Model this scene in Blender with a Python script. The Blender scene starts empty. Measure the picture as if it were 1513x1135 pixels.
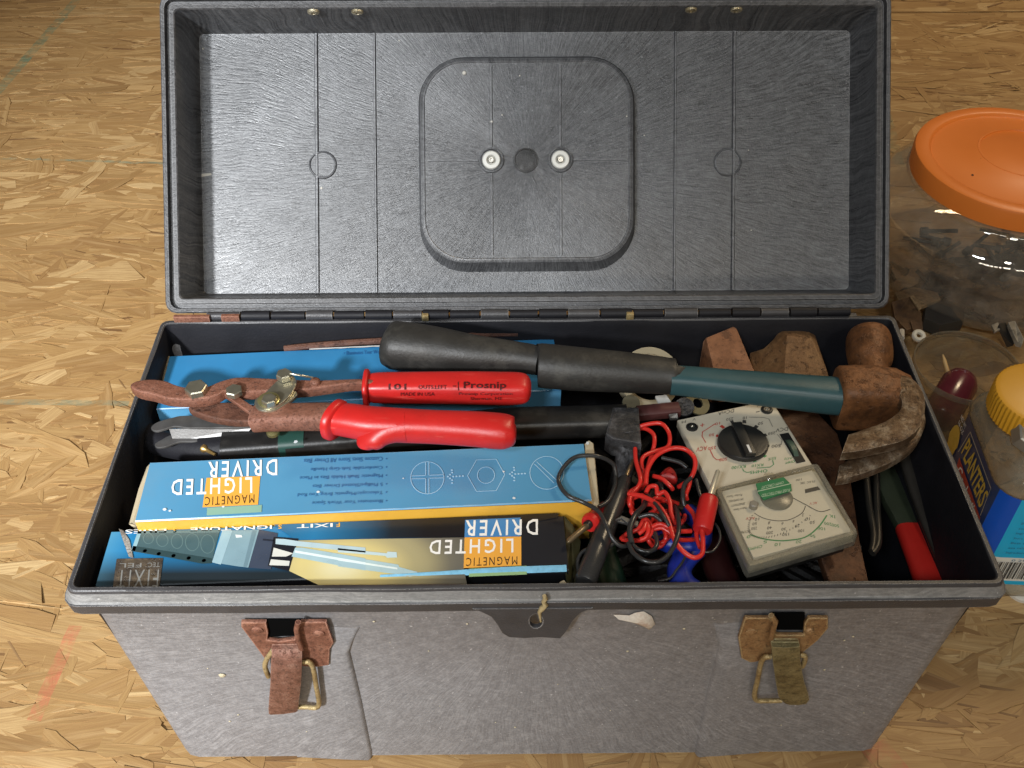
import bpy, bmesh, math, random
from mathutils import Vector, Matrix, noise
random.seed(7)
S = bpy.context.scene
COL = S.collection
R = math.radians

# ------------------------------------------------------------------ camera
CAM = Vector((-0.01491, -0.31995, 0.66535))
F_PX, PITCH, ROLL, YAW = 1541.56, 0.76678, 0.002245, 0.007277
FW = Vector((math.sin(YAW)*math.cos(PITCH), math.cos(YAW)*math.cos(PITCH), -math.sin(PITCH)))
_r = Vector((math.cos(YAW), -math.sin(YAW), 0)); _d = FW.cross(_r)
RT = math.cos(ROLL)*_r + math.sin(ROLL)*_d
DN = math.cos(ROLL)*_d - math.sin(ROLL)*_r
cd = bpy.data.cameras.new('camera'); cam = bpy.data.objects.new('camera', cd); COL.objects.link(cam)
M3 = Matrix((RT, -DN, -FW)).transposed()
cam.matrix_world = Matrix.Translation(CAM) @ M3.to_4x4()
cd.sensor_width = 36; cd.sensor_fit = 'HORIZONTAL'; cd.lens = 36*F_PX/1513
cd.clip_start = .01; cd.clip_end = 50
S.camera = cam

# ------------------------------------------------------------------ light
W = bpy.data.worlds.new('World'); S.world = W; W.use_nodes = True
bg = W.node_tree.nodes['Background']
bg.inputs[0].default_value = (1.0, .86, .68, 1); bg.inputs[1].default_value = .075
def lamp(name, kind, loc, target, power, color, **kw):
    l = bpy.data.lights.new(name, kind); o = bpy.data.objects.new(name, l); COL.objects.link(o)
    o.location = loc
    o.rotation_euler = (Vector(target)-Vector(loc)).to_track_quat('-Z', 'Y').to_euler()
    l.energy = power; l.color = color
    for k, v in kw.items(): setattr(l, k, v)
    return o
# daylight through the open doorway behind the photographer, from the left
lamp('doorway_light', 'SPOT', (-1.05, -1.75, 1.62), (-.50, .17, .10), 560, (.96, .98, 1), spot_size=R(29), spot_blend=1.0, shadow_soft_size=.10)
# windows above and behind the photographer
lamp('window_light', 'AREA', (-.58, -1.12, 1.74), (-.15, .25, .22), 12.5, (.88, .94, 1), shape='RECTANGLE', size=.30, size_y=.18)
lamp('window_light', 'AREA', (.34, -1.20, 1.70), (.08, .25, .25), 6.5, (1, .95, .86), shape='RECTANGLE', size=.22, size_y=.22)
# row of low door panes, seen mirrored in the jar
for k, (x, w) in enumerate(((-.75, .34), (-.30, .26), (.15, .26), (.62, .34))):
    lamp('door_pane_light', 'AREA', (x, -2.1, 1.10), (0, .25, .22), 2.6, (1, .90, .74), shape='RECTANGLE', size=w, size_y=.24)
# warm fill lamp added high on the right, no known fixture
lamp('warm_fill_light', 'AREA', (1.15, 1.15, 1.75), (.50, .60, 0), 15.0, (1, .78, .50), shape='DISK', size=.45)
S.view_settings.view_transform = 'Standard'; S.view_settings.look = 'None'
S.view_settings.exposure = 0; S.view_settings.gamma = 1

# ------------------------------------------------------------------ geometry helpers
def ray(u, v): return FW + RT*((u-756.5)/F_PX) + DN*((v-567.5)/F_PX)
def P(u, v, z):
    k = ray(u, v); return CAM + k*((z-CAM.z)/k.z)
def proj(p):
    q = Vector(p)-CAM; z = q.dot(FW); return (756.5+F_PX*q.dot(RT)/z, 567.5+F_PX*q.dot(DN)/z, z)
def mpx(p): return (Vector(p)-CAM).dot(FW)/F_PX      # metres per photo pixel at a point
class Frame:
    def __init__(s, o, ex, ey):
        s.o = Vector(o); s.ex = Vector(ex).normalized(); n = s.ex.cross(Vector(ey)).normalized()
        s.n = n; s.ey = n.cross(s.ex)
    def __call__(s, x, y, h=0): return s.o + s.ex*x + s.ey*y + s.n*h
    def px(s, u, v, h=0):
        k = ray(u, v); o = s.o+s.n*h; t = (o-CAM).dot(s.n)/k.dot(s.n); q = CAM+k*t-o
        return (q.dot(s.ex), q.dot(s.ey))
    def mat(s): return Matrix.Translation(s.o) @ Matrix((s.ex, s.ey, s.n)).transposed().to_4x4()
def frame3(a, b, c):  # origin a, x towards b, y towards c
    a = Vector(a); return Frame(a, Vector(b)-a, Vector(c)-a)
def HF(z): return Frame((0, 0, z), (1, 0, 0), (0, 1, 0))
def cr(pts, n=6, closed=False):
    pts = [Vector(p) for p in pts]; out = []; m = len(pts)
    for i in range(m if closed else m-1):
        p = [pts[(i+k) % m] if closed else pts[min(max(i+k, 0), m-1)] for k in (-1, 0, 1, 2)]
        for j in range(n):
            t = j/n
            out.append(.5*((2*p[1])+(p[2]-p[0])*t+(2*p[0]-5*p[1]+4*p[2]-p[3])*t*t+(3*p[1]-p[0]-3*p[2]+p[3])*t**3))
    if not closed: out.append(pts[-1])
    return out
class MB:
    def __init__(s): s.v = []; s.f = []
    def add(s, v, f):
        b = len(s.v); s.v += [Vector(p) for p in v]; s.f += [[i+b for i in q] for q in f]; return s
    def loft(s, rings, cap0=True, cap1=True, closed=True):
        n = len(rings[0]); v = [p for r in rings for p in r]; f = []
        for i in range(len(rings)-1):
            for j in range(n if closed else n-1):
                k = (j+1) % n
                f.append([i*n+j, i*n+k, (i+1)*n+k, (i+1)*n+j])
        if cap0: f.append(list(range(n))[::-1])
        if cap1: f.append([(len(rings)-1)*n+j for j in range(n)])
        return s.add(v, f)
    def box(s, fr, x0, x1, y0, y1, z0, z1):
        v = [fr(x, y, z) for z in (z0, z1) for x, y in ((x0, y0), (x1, y0), (x1, y1), (x0, y1))]
        return s.add(v, [[3, 2, 1, 0], [4, 5, 6, 7], [0, 1, 5, 4], [1, 2, 6, 5], [2, 3, 7, 6], [3, 0, 4, 7]])
    def tube(s, pts, rad, seg=10, up=None, ry=None, ex=2.0, cap=True):
        pts = [Vector(p) for p in pts]; n = len(pts)
        if not hasattr(rad, '__len__'): rad = [rad]*n
        if ry is None: ry = rad
        elif not hasattr(ry, '__len__'): ry = [ry]*n
        rings = []; side = None
        for i in range(n):
            t = (pts[min(i+1, n-1)]-pts[max(i-1, 0)]).normalized()
            if up is not None: side = t.cross(Vector(up)).normalized()
            elif side is None:
                side = t.cross(Vector((0, 0, 1)))
                if side.length < 1e-3: side = t.cross(Vector((1, 0, 0)))
                side.normalize()
            else: side = (side - t*side.dot(t)).normalized()
            b = side.cross(t)
            ring = []
            for j in range(seg):
                a = 2*math.pi*j/seg; c, q = math.cos(a), math.sin(a)
                c = math.copysign(abs(c)**(2/ex), c); q = math.copysign(abs(q)**(2/ex), q)
                ring.append(pts[i] - side*(c*rad[i]) + b*(q*ry[i]))
            rings.append(ring)
        return s.loft(rings, cap, cap)
    def lathe(s, fr, prof, seg=24, cx=0, cy=0, cap0=True, cap1=True):
        rings = [[fr(cx+r*math.cos(2*math.pi*j/seg), cy+r*math.sin(2*math.pi*j/seg), h) for j in range(seg)] for r, h in prof]
        return s.loft(rings, cap0, cap1)
    def hexa(s, fr, r, h0, h1, cx=0, cy=0, rot=0, seg=6):
        def ring(rr, h): return [fr(cx+rr*math.cos(rot+2*math.pi*j/seg), cy+rr*math.sin(rot+2*math.pi*j/seg), h) for j in range(seg)]
        return s.loft([ring(r, h0), ring(r, h1-.0006), ring(r*.88, h1)])
    def mesh(s, me):
        me.transform(Matrix()); b = len(s.v); s.v += [v.co.copy() for v in me.vertices]; s.f += [[i+b for i in p.vertices] for p in me.polygons]; return s
    def build(s, name, m, parent=None, smooth=38, label=None, bevel=0):
        me = bpy.data.meshes.new(name); me.from_pydata([tuple(p) for p in s.v], [], s.f)
        bm = bmesh.new(); bm.from_mesh(me)
        bmesh.ops.recalc_face_normals(bm, faces=bm.faces)
        if bevel:
            ed = [e for e in bm.edges if len(e.link_faces) == 2 and e.calc_face_angle() > .6]
            bmesh.ops.bevel(bm, geom=ed, offset=bevel, segments=2, profile=.6, affect='EDGES', clamp_overlap=True)
        bm.to_mesh(me); bm.free()
        if smooth:
            for p in me.polygons: p.use_smooth = True
            me.set_sharp_from_angle(angle=R(smooth))
        me.materials.append(m); me.update()
        o = bpy.data.objects.new(name, me); COL.objects.link(o)
        if parent is not None: attach(o, parent)
        if label: o['label'] = label
        return o
def attach(o, parent):
    o.parent = parent
    o.matrix_parent_inverse = Matrix.Translation(-parent.location) if parent.type == 'EMPTY' else Matrix()
def thing(name, label, cat, loc, group=None):
    o = bpy.data.objects.new(name, None); COL.objects.link(o); o.location = loc; o.empty_display_size = .02
    o['label'] = label; o['category'] = cat
    if group: o['group'] = group
    return o
def tag(o, label, cat, group=None):
    o['label'] = label; o['category'] = cat
    if group: o['group'] = group
    return o
def flat_mesh(outlines, thick=0, bev=0):
    c = bpy.data.curves.new('outline', 'CURVE'); c.dimensions = '2D'; c.fill_mode = 'BOTH' if thick else 'FRONT'
    for pts in outlines:
        sp = c.splines.new('POLY'); sp.points.add(len(pts)-1); sp.use_cyclic_u = True
        for q, p in zip(sp.points, pts): q.co = (p[0], p[1], 0, 1)
    if thick:
        c.extrude = max(thick/2-bev, 0); c.bevel_depth = bev; c.bevel_resolution = 1; c.offset = -bev
    o = bpy.data.objects.new('outline', c); me = bpy.data.meshes.new_from_object(o)
    bpy.data.objects.remove(o); bpy.data.curves.remove(c); return me
def slab(fr, outlines, h, thick, bev=0, mb=None):
    """flat piece in a frame, top surface at height h"""
    mb = mb or MB(); me = flat_mesh(outlines, thick, bev)
    b = len(mb.v); mb.v += [fr(v.co.x, v.co.y, v.co.z+h-thick/2) for v in me.vertices]; mb.f += [[i+b for i in p.vertices] for p in me.polygons]
    return mb
def pxs(fr, pts, h=0): return [fr.px(u, v, h) for u, v in pts]
_tc = {}
def text_mesh(t, bold):
    k = (t, bold)
    if k not in _tc:
        c = bpy.data.curves.new('lettering', 'FONT'); c.body = t; c.offset = bold; c.space_character = 1.32 if t in ('DRIVER', 'LIGHTED', 'FIXIT', 'MAGNETIC') else 1; c.resolution_u = 2
        o = bpy.data.objects.new('lettering', c); me = bpy.data.meshes.new_from_object(o)
        xs = [v.co.x for v in me.vertices]; ys = [v.co.y for v in me.vertices]
        x0, x1, y0, y1 = min(xs), max(xs), min(ys), max(ys)
        _tc[k] = ([((v.co.x-x0)/(x1-x0), (v.co.y-y0)/(y1-y0)) for v in me.vertices], [list(p.vertices) for p in me.polygons])
        bpy.data.objects.remove(o); bpy.data.curves.remove(c); bpy.data.meshes.remove(me)
    return _tc[k]
def letter(mb, fr, t, bl, br, tl, h=.0003, bold=.0, px=True):
    """lettering filling the parallelogram bl, br, tl (reader's corners)"""
    if px: bl, br, tl = (fr.px(*q, h) for q in (bl, br, tl))
    bl, br, tl = Vector(bl), Vector(br), Vector(tl); a, b = br-bl, tl-bl
    vs, fs = text_mesh(t, bold)
    return mb.add([fr(*(bl+a*x+b*y), h) for x, y in vs], fs)
def rr(x0, x1, y0, y1, r, n=4):
    out = []
    for cx, cy, a in ((x1-r, y1-r, 0), (x0+r, y1-r, 90), (x0+r, y0+r, 180), (x1-r, y0+r, 270)):
        for k in range(n+1):
            t = R(a+90*k/n); out.append((cx+r*math.cos(t), cy+r*math.sin(t)))
    return out
def circ(cx, cy, r, n=20): return [(cx+r*math.cos(2*math.pi*k/n), cy+r*math.sin(2*math.pi*k/n)) for k in range(n)]
def stroke(mb, fr, pts, w, h, closed=False):
    """thin flat printed line through 2-D points"""
    pts = [Vector(p[:2]) for p in pts]; n = len(pts); v = []; f = []
    for i in range(n):
        a = pts[i-1] if (closed or i > 0) else pts[i]; b = pts[(i+1) % n] if (closed or i < n-1) else pts[i]
        t = (b-a).normalized(); s = Vector((-t.y, t.x))*w/2
        v += [fr(*(pts[i]+s), h), fr(*(pts[i]-s), h)]
    for i in range(n if closed else n-1):
        j = (i+1) % n; f.append([2*i, 2*i+1, 2*j+1, 2*j])
    return mb.add(v, f)

# ------------------------------------------------------------------ material helpers
class NT:
    def __init__(s, name):
        s.m = bpy.data.materials.new(name); s.m.use_nodes = True; s.t = s.m.node_tree
        s.b = s.t.nodes['Principled BSDF']; s.out = s.t.nodes['Material Output']
    def n(s, typ, **kw):
        x = s.t.nodes.new(typ)
        for k, v in kw.items():
            if k.startswith('i_'): x.inputs[k[2:].replace('_', ' ')].default_value = v
            else: setattr(x, k, v)
        return x
    def l(s, a, b): s.t.links.new(a, b)
    def pos(s): return s.n('ShaderNodeNewGeometry').outputs['Position']
    def math(s, op, a, b=None, c=None, clamp=False):
        x = s.n('ShaderNodeMath', operation=op, use_clamp=clamp)
        for i, q in enumerate((a, b, c)):
            if q is None: continue
            if hasattr(q, 'default_value'): s.l(q, x.inputs[i])
            else: x.inputs[i].default_value = q
        return x.outputs[0]
    def noise(s, vec, scale, detail=3, rough=.55, dist=0):
        x = s.n('ShaderNodeTexNoise'); x.inputs['Scale'].default_value = scale; x.inputs['Detail'].default_value = detail
        x.inputs['Roughness'].default_value = rough; x.inputs['Distortion'].default_value = dist
        if vec is not None: s.l(vec, x.inputs['Vector'])
        return x.outputs['Fac']
    def ramp(s, fac, stops, interp='LINEAR'):
        x = s.n('ShaderNodeValToRGB'); x.color_ramp.interpolation = interp; e = x.color_ramp.elements
        while len(e) < len(stops): e.new(.5)
        for q, (p, c) in zip(e, stops):
            q.position = p; q.color = (c, c, c, 1) if not hasattr(c, '__len__') else (*c[:3], 1)
        s.l(fac, x.inputs[0]); return x.outputs[0]
    def mix(s, f, a, b, blend='MIX'):
        x = s.n('ShaderNodeMix', data_type='RGBA', blend_type=blend)
        for i, q in ((0, f), (6, a), (7, b)):
            if hasattr(q, 'default_value'): s.l(q, x.inputs[i])
            elif hasattr(q, '__len__'): x.inputs[i].default_value = (*q[:3], 1)
            else: x.inputs[i].default_value = q
        return x.outputs[2]
    def mapping(s, vec, scale=(1, 1, 1), loc=(0, 0, 0), rot=(0, 0, 0)):
        x = s.n('ShaderNodeMapping'); s.l(vec, x.inputs[0])
        x.inputs['Scale'].default_value = scale; x.inputs['Location'].default_value = loc; x.inputs['Rotation'].default_value = rot
        return x.outputs[0]
    def bump(s, h, strength=.3, dist=.001):
        x = s.n('ShaderNodeBump'); x.inputs['Strength'].default_value = strength; x.inputs['Distance'].default_value = dist
        s.l(h, x.inputs['Height']); s.l(x.outputs[0], s.b.inputs['Normal']); return x
    def edge(s, radius=.0008, lo=.02, hi=.16):
        bv = s.n('ShaderNodeBevel'); bv.samples = 4; bv.inputs['Radius'].default_value = radius
        g = s.n('ShaderNodeNewGeometry'); d = s.n('ShaderNodeVectorMath', operation='DOT_PRODUCT')
        s.l(bv.outputs[0], d.inputs[0]); s.l(g.outputs['Normal'], d.inputs[1])
        e = s.math('SUBTRACT', 1.0, d.outputs['Value'])
        return s.ramp(e, [(lo, 0), (hi, 1)])
    def set(s, col=None, rough=None, metal=None, **kw):
        for k, v in (('Base Color', col), ('Roughness', rough), ('Metallic', metal), *[(k.replace('_', ' '), v) for k, v in kw.items()]):
            if v is None: continue
            if hasattr(v, 'default_value'): s.l(v, s.b.inputs[k])
            else: s.b.inputs[k].default_value = (*v, 1) if hasattr(v, '__len__') and len(v) == 3 else v
        return s.m
_plain = {}
def plain(name, col, rough=.5, metal=0, var=.12, nscale=60, bump=.05, spec=.5, dirt=0, dirtcol=(.12, .08, .05), wear=0, wearcol=(.4, .39, .38)):
    """surface with mottled colour, uneven gloss and fine relief"""
    t = NT(name); p = t.pos(); a = t.noise(p, nscale, 4); b = t.noise(p, nscale*9, 2)
    c = t.mix(a, tuple(x*(1-var) for x in col), tuple(min(1, x*(1+var)) for x in col))
    if dirt:
        d = t.ramp(t.noise(p, nscale*.7, 6, .7), [(.5, 0), (.72, 1)]); c = t.mix(t.math('MULTIPLY', d, dirt), c, dirtcol)
    if name == 'red_vinyl':
        sc_ = t.noise(t.mapping(p, (30, 260, 260), rot=(0, 0, .35)), 1.0, 5, .7); c = t.mix(t.ramp(sc_, [(.60, 0), (.70, .35)]), c, (.72, .16, .12))
    if wear: c = t.mix(t.math('MULTIPLY', t.math('MULTIPLY', t.edge(), t.ramp(b, [(.35, .1), (.6, 1)])), wear), c, wearcol)
    r = t.math('MULTIPLY_ADD', a, .25, rough-.12)
    if bump: t.bump(b, bump, .0006)
    t.set(c, r, metal); t.b.inputs['Specular IOR Level'].default_value = spec
    return t.m
def ink(name, col, rough=.35): return plain(name, col, rough, var=.05, bump=0, nscale=90)
def rust(name, c0, c1, c2, rough=.75, metal=.0, scale=70, wear=.55):
    t = NT(name); p = t.pos(); a = t.noise(p, scale, 6, .65); b = t.noise(p, scale*6, 4, .6); f = t.noise(p, scale*22, 2)
    c = t.ramp(a, [(.3, c0), (.5, c1), (.72, c2)])
    c = t.mix(t.ramp(b, [(.42, 0), (.7, .45)]), c, tuple(x*.45 for x in c0))
    pit = t.ramp(t.noise(p, scale*3.3, 5, .7), [(.56, 0), (.64, .8)]); c = t.mix(pit, c, tuple(x*.42 for x in c1))
    if wear: c = t.mix(t.math('MULTIPLY', t.math('MULTIPLY', t.edge(), t.ramp(b, [(.35, .2), (.6, 1)])), wear), c, tuple(min(.8, x*1.75+.07) for x in c2))
    t.bump(t.math('SUBTRACT', t.math('ADD', b, t.math('MULTIPLY', f, .6)), t.math('MULTIPLY', pit, .8)), .6, .0008)
    return t.set(c, t.math('MULTIPLY_ADD', a, .3, rough-.15), metal)
def plastic(name, base, scuff, centre, axes, amount=.6, rough=.42, radial=70, fine=1.0, bmp=.5, spec=.5, sw=1.0, iso=.8):
    """moulded plastic rubbed pale in streaks that radiate from the middle of the panel"""
    t = NT(name); p = t.pos(); c0 = Vector(centre); ex, ey = Vector(axes[0]), Vector(axes[1])
    v = t.n('ShaderNodeVectorMath', operation='SUBTRACT'); t.l(p, v.inputs[0]); v.inputs[1].default_value = c0
    def dot(e):
        x = t.n('ShaderNodeVectorMath', operation='DOT_PRODUCT'); t.l(v.outputs[0], x.inputs[0]); x.inputs[1].default_value = e; return x.outputs['Value']
    x, y = dot(ex), dot(ey)
    ang = t.math('ARCTAN2', y, x); rad = t.math('SQRT', t.math('ADD', t.math('MULTIPLY', x, x), t.math('MULTIPLY', y, y)))
    warp = t.noise(p, 14, 2)
    ang = t.math('ADD', ang, t.math('MULTIPLY', warp, .12))
    cs = t.n('ShaderNodeCombineXYZ'); t.l(t.math('MULTIPLY', t.math('COSINE', ang), 95), cs.inputs[0]); t.l(t.math('MULTIPLY', t.math('SINE', ang), 95), cs.inputs[1]); t.l(t.math('MULTIPLY', rad, radial), cs.inputs[2])
    st = t.noise(cs.outputs[0], 1.6, 5, .68)
    st2 = t.noise(p, 900*fine, 2, .6); big = t.noise(p, 18, 4, .6); mid = t.noise(p, 160, 4, .65)
    f = t.math('MULTIPLY', t.ramp(st, [(.40, 0), (.66, 1)]), t.ramp(big, [(.25, .35), (.7, 1)]))
    f = t.math('ADD', t.math('MULTIPLY', f, amount*sw), t.math('MULTIPLY', t.ramp(mid, [(.45, 0), (.75, 1)]), .3*amount), clamp=True); f = t.math('ADD', f, t.math('MULTIPLY', t.ramp(t.noise(p, 520*fine, 3, .7), [(.42, -.5), (.7, 1)]), .3*amount), clamp=True)
    col = t.mix(f, base, scuff)
    col = t.mix(t.math('MULTIPLY', t.edge(.0011), t.ramp(mid, [(.35, .15), (.6, .8)])), col, tuple(min(1, q*1.9) for q in scuff))
    sp = t.ramp(t.noise(p, 480, 1), [(.74, 0), (.78, 1)])
    col = t.mix(t.math('MULTIPLY', sp, .35), col, tuple(min(1, q*2.2) for q in scuff))
    t.bump(t.math('ADD', t.math('MULTIPLY', st, 1.5-iso), t.math('MULTIPLY', st2, iso)), bmp, .0007)
    t.set(col, t.math('ADD', t.math('MULTIPLY_ADD', st, .40, rough-.17), t.math('MULTIPLY', t.math('SUBTRACT', big, .5), .28))); t.b.inputs['Specular IOR Level'].default_value = spec
    return t.m
def clear(name, tint=(.96, .95, .92), rough=.06, base=.05, haze=0, hazecol=(.6, .55, .48)):
    t = NT(name); t.t.nodes.remove(t.b)
    tr = t.n('ShaderNodeBsdfTransparent'); tr.inputs[0].default_value = (*tint, 1)
    gl = t.n('ShaderNodeBsdfGlossy'); gl.inputs['Roughness'].default_value = rough
    lw = t.n('ShaderNodeLayerWeight'); lw.inputs[0].default_value = .35
    bm_ = t.n('ShaderNodeBump'); bm_.inputs['Strength'].default_value = .25; bm_.inputs['Distance'].default_value = .002
    t.l(t.noise(t.pos(), 45, 3), bm_.inputs['Height']); t.l(bm_.outputs[0], gl.inputs['Normal'])
    f = t.math('MULTIPLY_ADD', t.math('POWER', lw.outputs['Facing'], 2.2), .7, base, clamp=True)
    mx = t.n('ShaderNodeMixShader'); t.l(f, mx.inputs[0]); t.l(tr.outputs[0], mx.inputs[1]); t.l(gl.outputs[0], mx.inputs[2])
    last = mx
    if haze:
        df = t.n('ShaderNodeBsdfDiffuse'); df.inputs[0].default_value = (*hazecol, 1)
        m2 = t.n('ShaderNodeMixShader'); t.l(t.math('MULTIPLY', t.ramp(t.noise(t.pos(), 70, 5, .65), [(.3, .25), (.7, 1)]), haze), m2.inputs[0])
        t.l(mx.outputs[0], m2.inputs[1]); t.l(df.outputs[0], m2.inputs[2]); last = m2
    t.l(last.outputs[0], t.out.inputs[0]); return t.m

BK, GY = (.035, .035, .037), (.19, .185, .18)

# ------------------------------------------------------------------ floor of oriented strand board
def osb_mat(name, mode):
    t = NT(name); p = t.pos()
    if mode == 'base':
        tint = t.noise(t.mapping(p, (14, 60, 1)), 1.0, 4, .6); uv = t.mapping(p, (1, 1, 1))
    else:
        uvn = t.n('ShaderNodeUVMap'); uv = uvn.outputs[0]
        if mode == 'piece':
            oi = t.n('ShaderNodeObjectInfo'); tint = oi.outputs['Random']; tint0 = tint
            va = t.n('ShaderNodeVectorMath', operation='ADD'); cs = t.n('ShaderNodeCombineXYZ')
            t.l(t.math('MULTIPLY', tint, 37.0), cs.inputs[0]); t.l(t.math('MULTIPLY', tint, 91.0), cs.inputs[1])
            t.l(uv, va.inputs[0]); t.l(cs.outputs[0], va.inputs[1]); uv = va.outputs[0]
        else:
            at = t.n('ShaderNodeAttribute'); at.attribute_name = 'tint'; tint = at.outputs['Fac']
    if mode == 'piece': tint = t.math('MULTIPLY_ADD', tint, .68, .14)
    col = t.ramp(tint, [(0, (.115, .056, .020)), (.13, (.245, .134, .047)), (.42, (.345, .205, .075)), (.72, (.435, .275, .110)), (1, (.66, .48, .24))])
    g = t.noise(t.mapping(uv, (35, 700, 1)), 1.0, 4, .6)
    g2 = t.noise(t.mapping(uv, (14, 160, 1)), 1.0, 3, .5)
    col = t.mix(t.ramp(g, [(.32, .6), (.62, 0)]), col, (.24, .12, .045), 'MIX')
    ck = t.noise(t.mapping(uv, (22, 420, 1), (3.3, 7.7, 0)), 1.0, 5, .65); col = t.mix(t.ramp(ck, [(.62, 0), (.72, .7)]), col, (.14, .065, .024))
    col = t.mix(t.ramp(g2, [(.5, 0), (.8, .35)]), col, (.70, .50, .25))
    specks = t.ramp(t.noise(p, 130, 3, .6), [(.70, 0), (.76, .6)])
    col = t.mix(specks, col, (.09, .045, .02))
    big = t.noise(p, 3.2, 3); col = t.mix(t.math('MULTIPLY', big, .28), col, (.36, .22, .10))
    # printed and chalked lines on the board (flat marks)
    sx = t.n('ShaderNodeSeparateXYZ'); t.l(p, sx.inputs[0])
    wear = t.ramp(t.noise(p, 45, 4, .7), [(.38, 0), (.62, 1)])
    def line(a, b, w, c, k):
        nonlocal col
        a, b = P(*a, 0), P(*b, 0); d = (b-a); L = d.length; d /= L
        X = t.math('SUBTRACT', sx.outputs[0], a.x); Y = t.math('SUBTRACT', sx.outputs[1], a.y)
        al = t.math('ADD', t.math('MULTIPLY', X, d.x), t.math('MULTIPLY', Y, d.y))
        ac = t.math('ABSOLUTE', t.math('SUBTRACT', t.math('MULTIPLY', X, d.y), t.math('MULTIPLY', Y, d.x)))
        m = t.math('MULTIPLY', t.math('LESS_THAN', ac, w), t.math('MULTIPLY', t.math('GREATER_THAN', al, 0), t.math('LESS_THAN', al, L)))
        col = t.mix(t.math('MULTIPLY', t.math('MULTIPLY', m, wear), k), col, c)
    line((-20, 155), (118, -5), .007, (.12, .2, .13), .75)
    line((-10, 234), (250, 242), .0022, (.16, .22, .16), .7)
    line((-10, 594), (190, 596), .0035, (.16, .21, .15), .6)
    line((112, 925), (50, 1065), .005, (.52, .10, .07), .55)
    line((1290, 1100), (1330, 1150), .010, (.48, .10, .07), .5)
    line((1310, 170), (1330, 245), .006, (.13, .2, .13), .5)
    t.bump(t.math('ADD', g, t.math('MULTIPLY', g2, .6)), .35, .0007)
    return t.set(col, t.math('MULTIPLY_ADD', g2, .25, .45))
M_OSB, M_STR, M_STU = osb_mat('strand_board', 'base'), osb_mat('wood_strand', 'piece'), osb_mat('wood_strands', 'stuff')
fl = MB().box(HF(0), -1.6, 1.6, -1.0, 2.6, -.014, -.0016).build('floor', M_OSB, None, 0); fl['kind'] = 'structure'
SEAM = P(60, 26, 0).y
def strand_shape(L, w, rng):
    n = 7; top = []; bot = []; k0, k1 = rng.uniform(-.5, .5), rng.uniform(-.5, .5); taper = rng.choice((0, 0, .5, .9))
    for i in range(n+1):
        f = i/n; x = -L/2 + L*f; wd = 1-taper*f*.8
        for lst, sg in ((top, 1), (bot, -1)):
            e = rng.uniform(-.025, .025)*L
            yy = w/2*wd*(rng.uniform(.86, 1.04) if 0 < i < n else rng.uniform(.3, 1.0))
            lst.append((x+e+sg*(k0*(1-f)+k1*f)*min(w, .1*L if L < .9 else .25), sg*yy))
    return bot + top[::-1]
def strand_geo(out, L, tk=.0006):
    n = len(out); half = n//2
    v = [(x, y, 0) for x, y in out] + [(x, y, -tk) for x, y in out]
    f = [[i, i+1, n-2-i, n-1-i] for i in range(half-1)] + [[j, j+n, (j+1) % n+n, (j+1) % n] for j in range(n)]
    return v, f
rng = random.Random(11); strands = []
while len(strands) < 12500:
    x, y = rng.uniform(-1.15, 1.15), rng.uniform(-.32, 1.5)
    u, v, z = proj((x, y, 0))
    if not (-420 < u < 1930 and -70 < v < 1500): continue
    if not (-70 < u < 1590 and v < 1200) and rng.random() < .45: continue
    if abs(x) < .225 and .03 < y < .19: continue
    hid = 262 < u < 1292 and v < 1095
    if hid and rng.random() < .8: continue
    if len(strands) % 4 == 3: L, w = rng.uniform(.008, .05), rng.uniform(.0008, .0035)
    else: L = rng.choice((.025, .045, .06, .08, .10, .125))*rng.uniform(.8, 1.2); w = min(L*.55, rng.choice((.004, .009, .015, .022, .03))*rng.uniform(.8, 1.2))
    a = rng.gauss(0, .26) if rng.random() < .84 else rng.uniform(-1.6, 1.6)
    if y < .12 and rng.random() < .12: a = rng.uniform(-1.6, 1.6)
    strands.append((hid, L/z*F_PX*(.2 if hid else 1)*math.sqrt(w/L), x, y, L, w, a))
strands.sort(key=lambda s: (-s[1]))
protos = []
for i in range(26):
    out = strand_shape(1, 1, rng); protos.append(out)
pm = {}
cnt = 0; sv = []; sf = []; suv = []; stint = []
bounds_top = [.05, .03]
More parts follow.
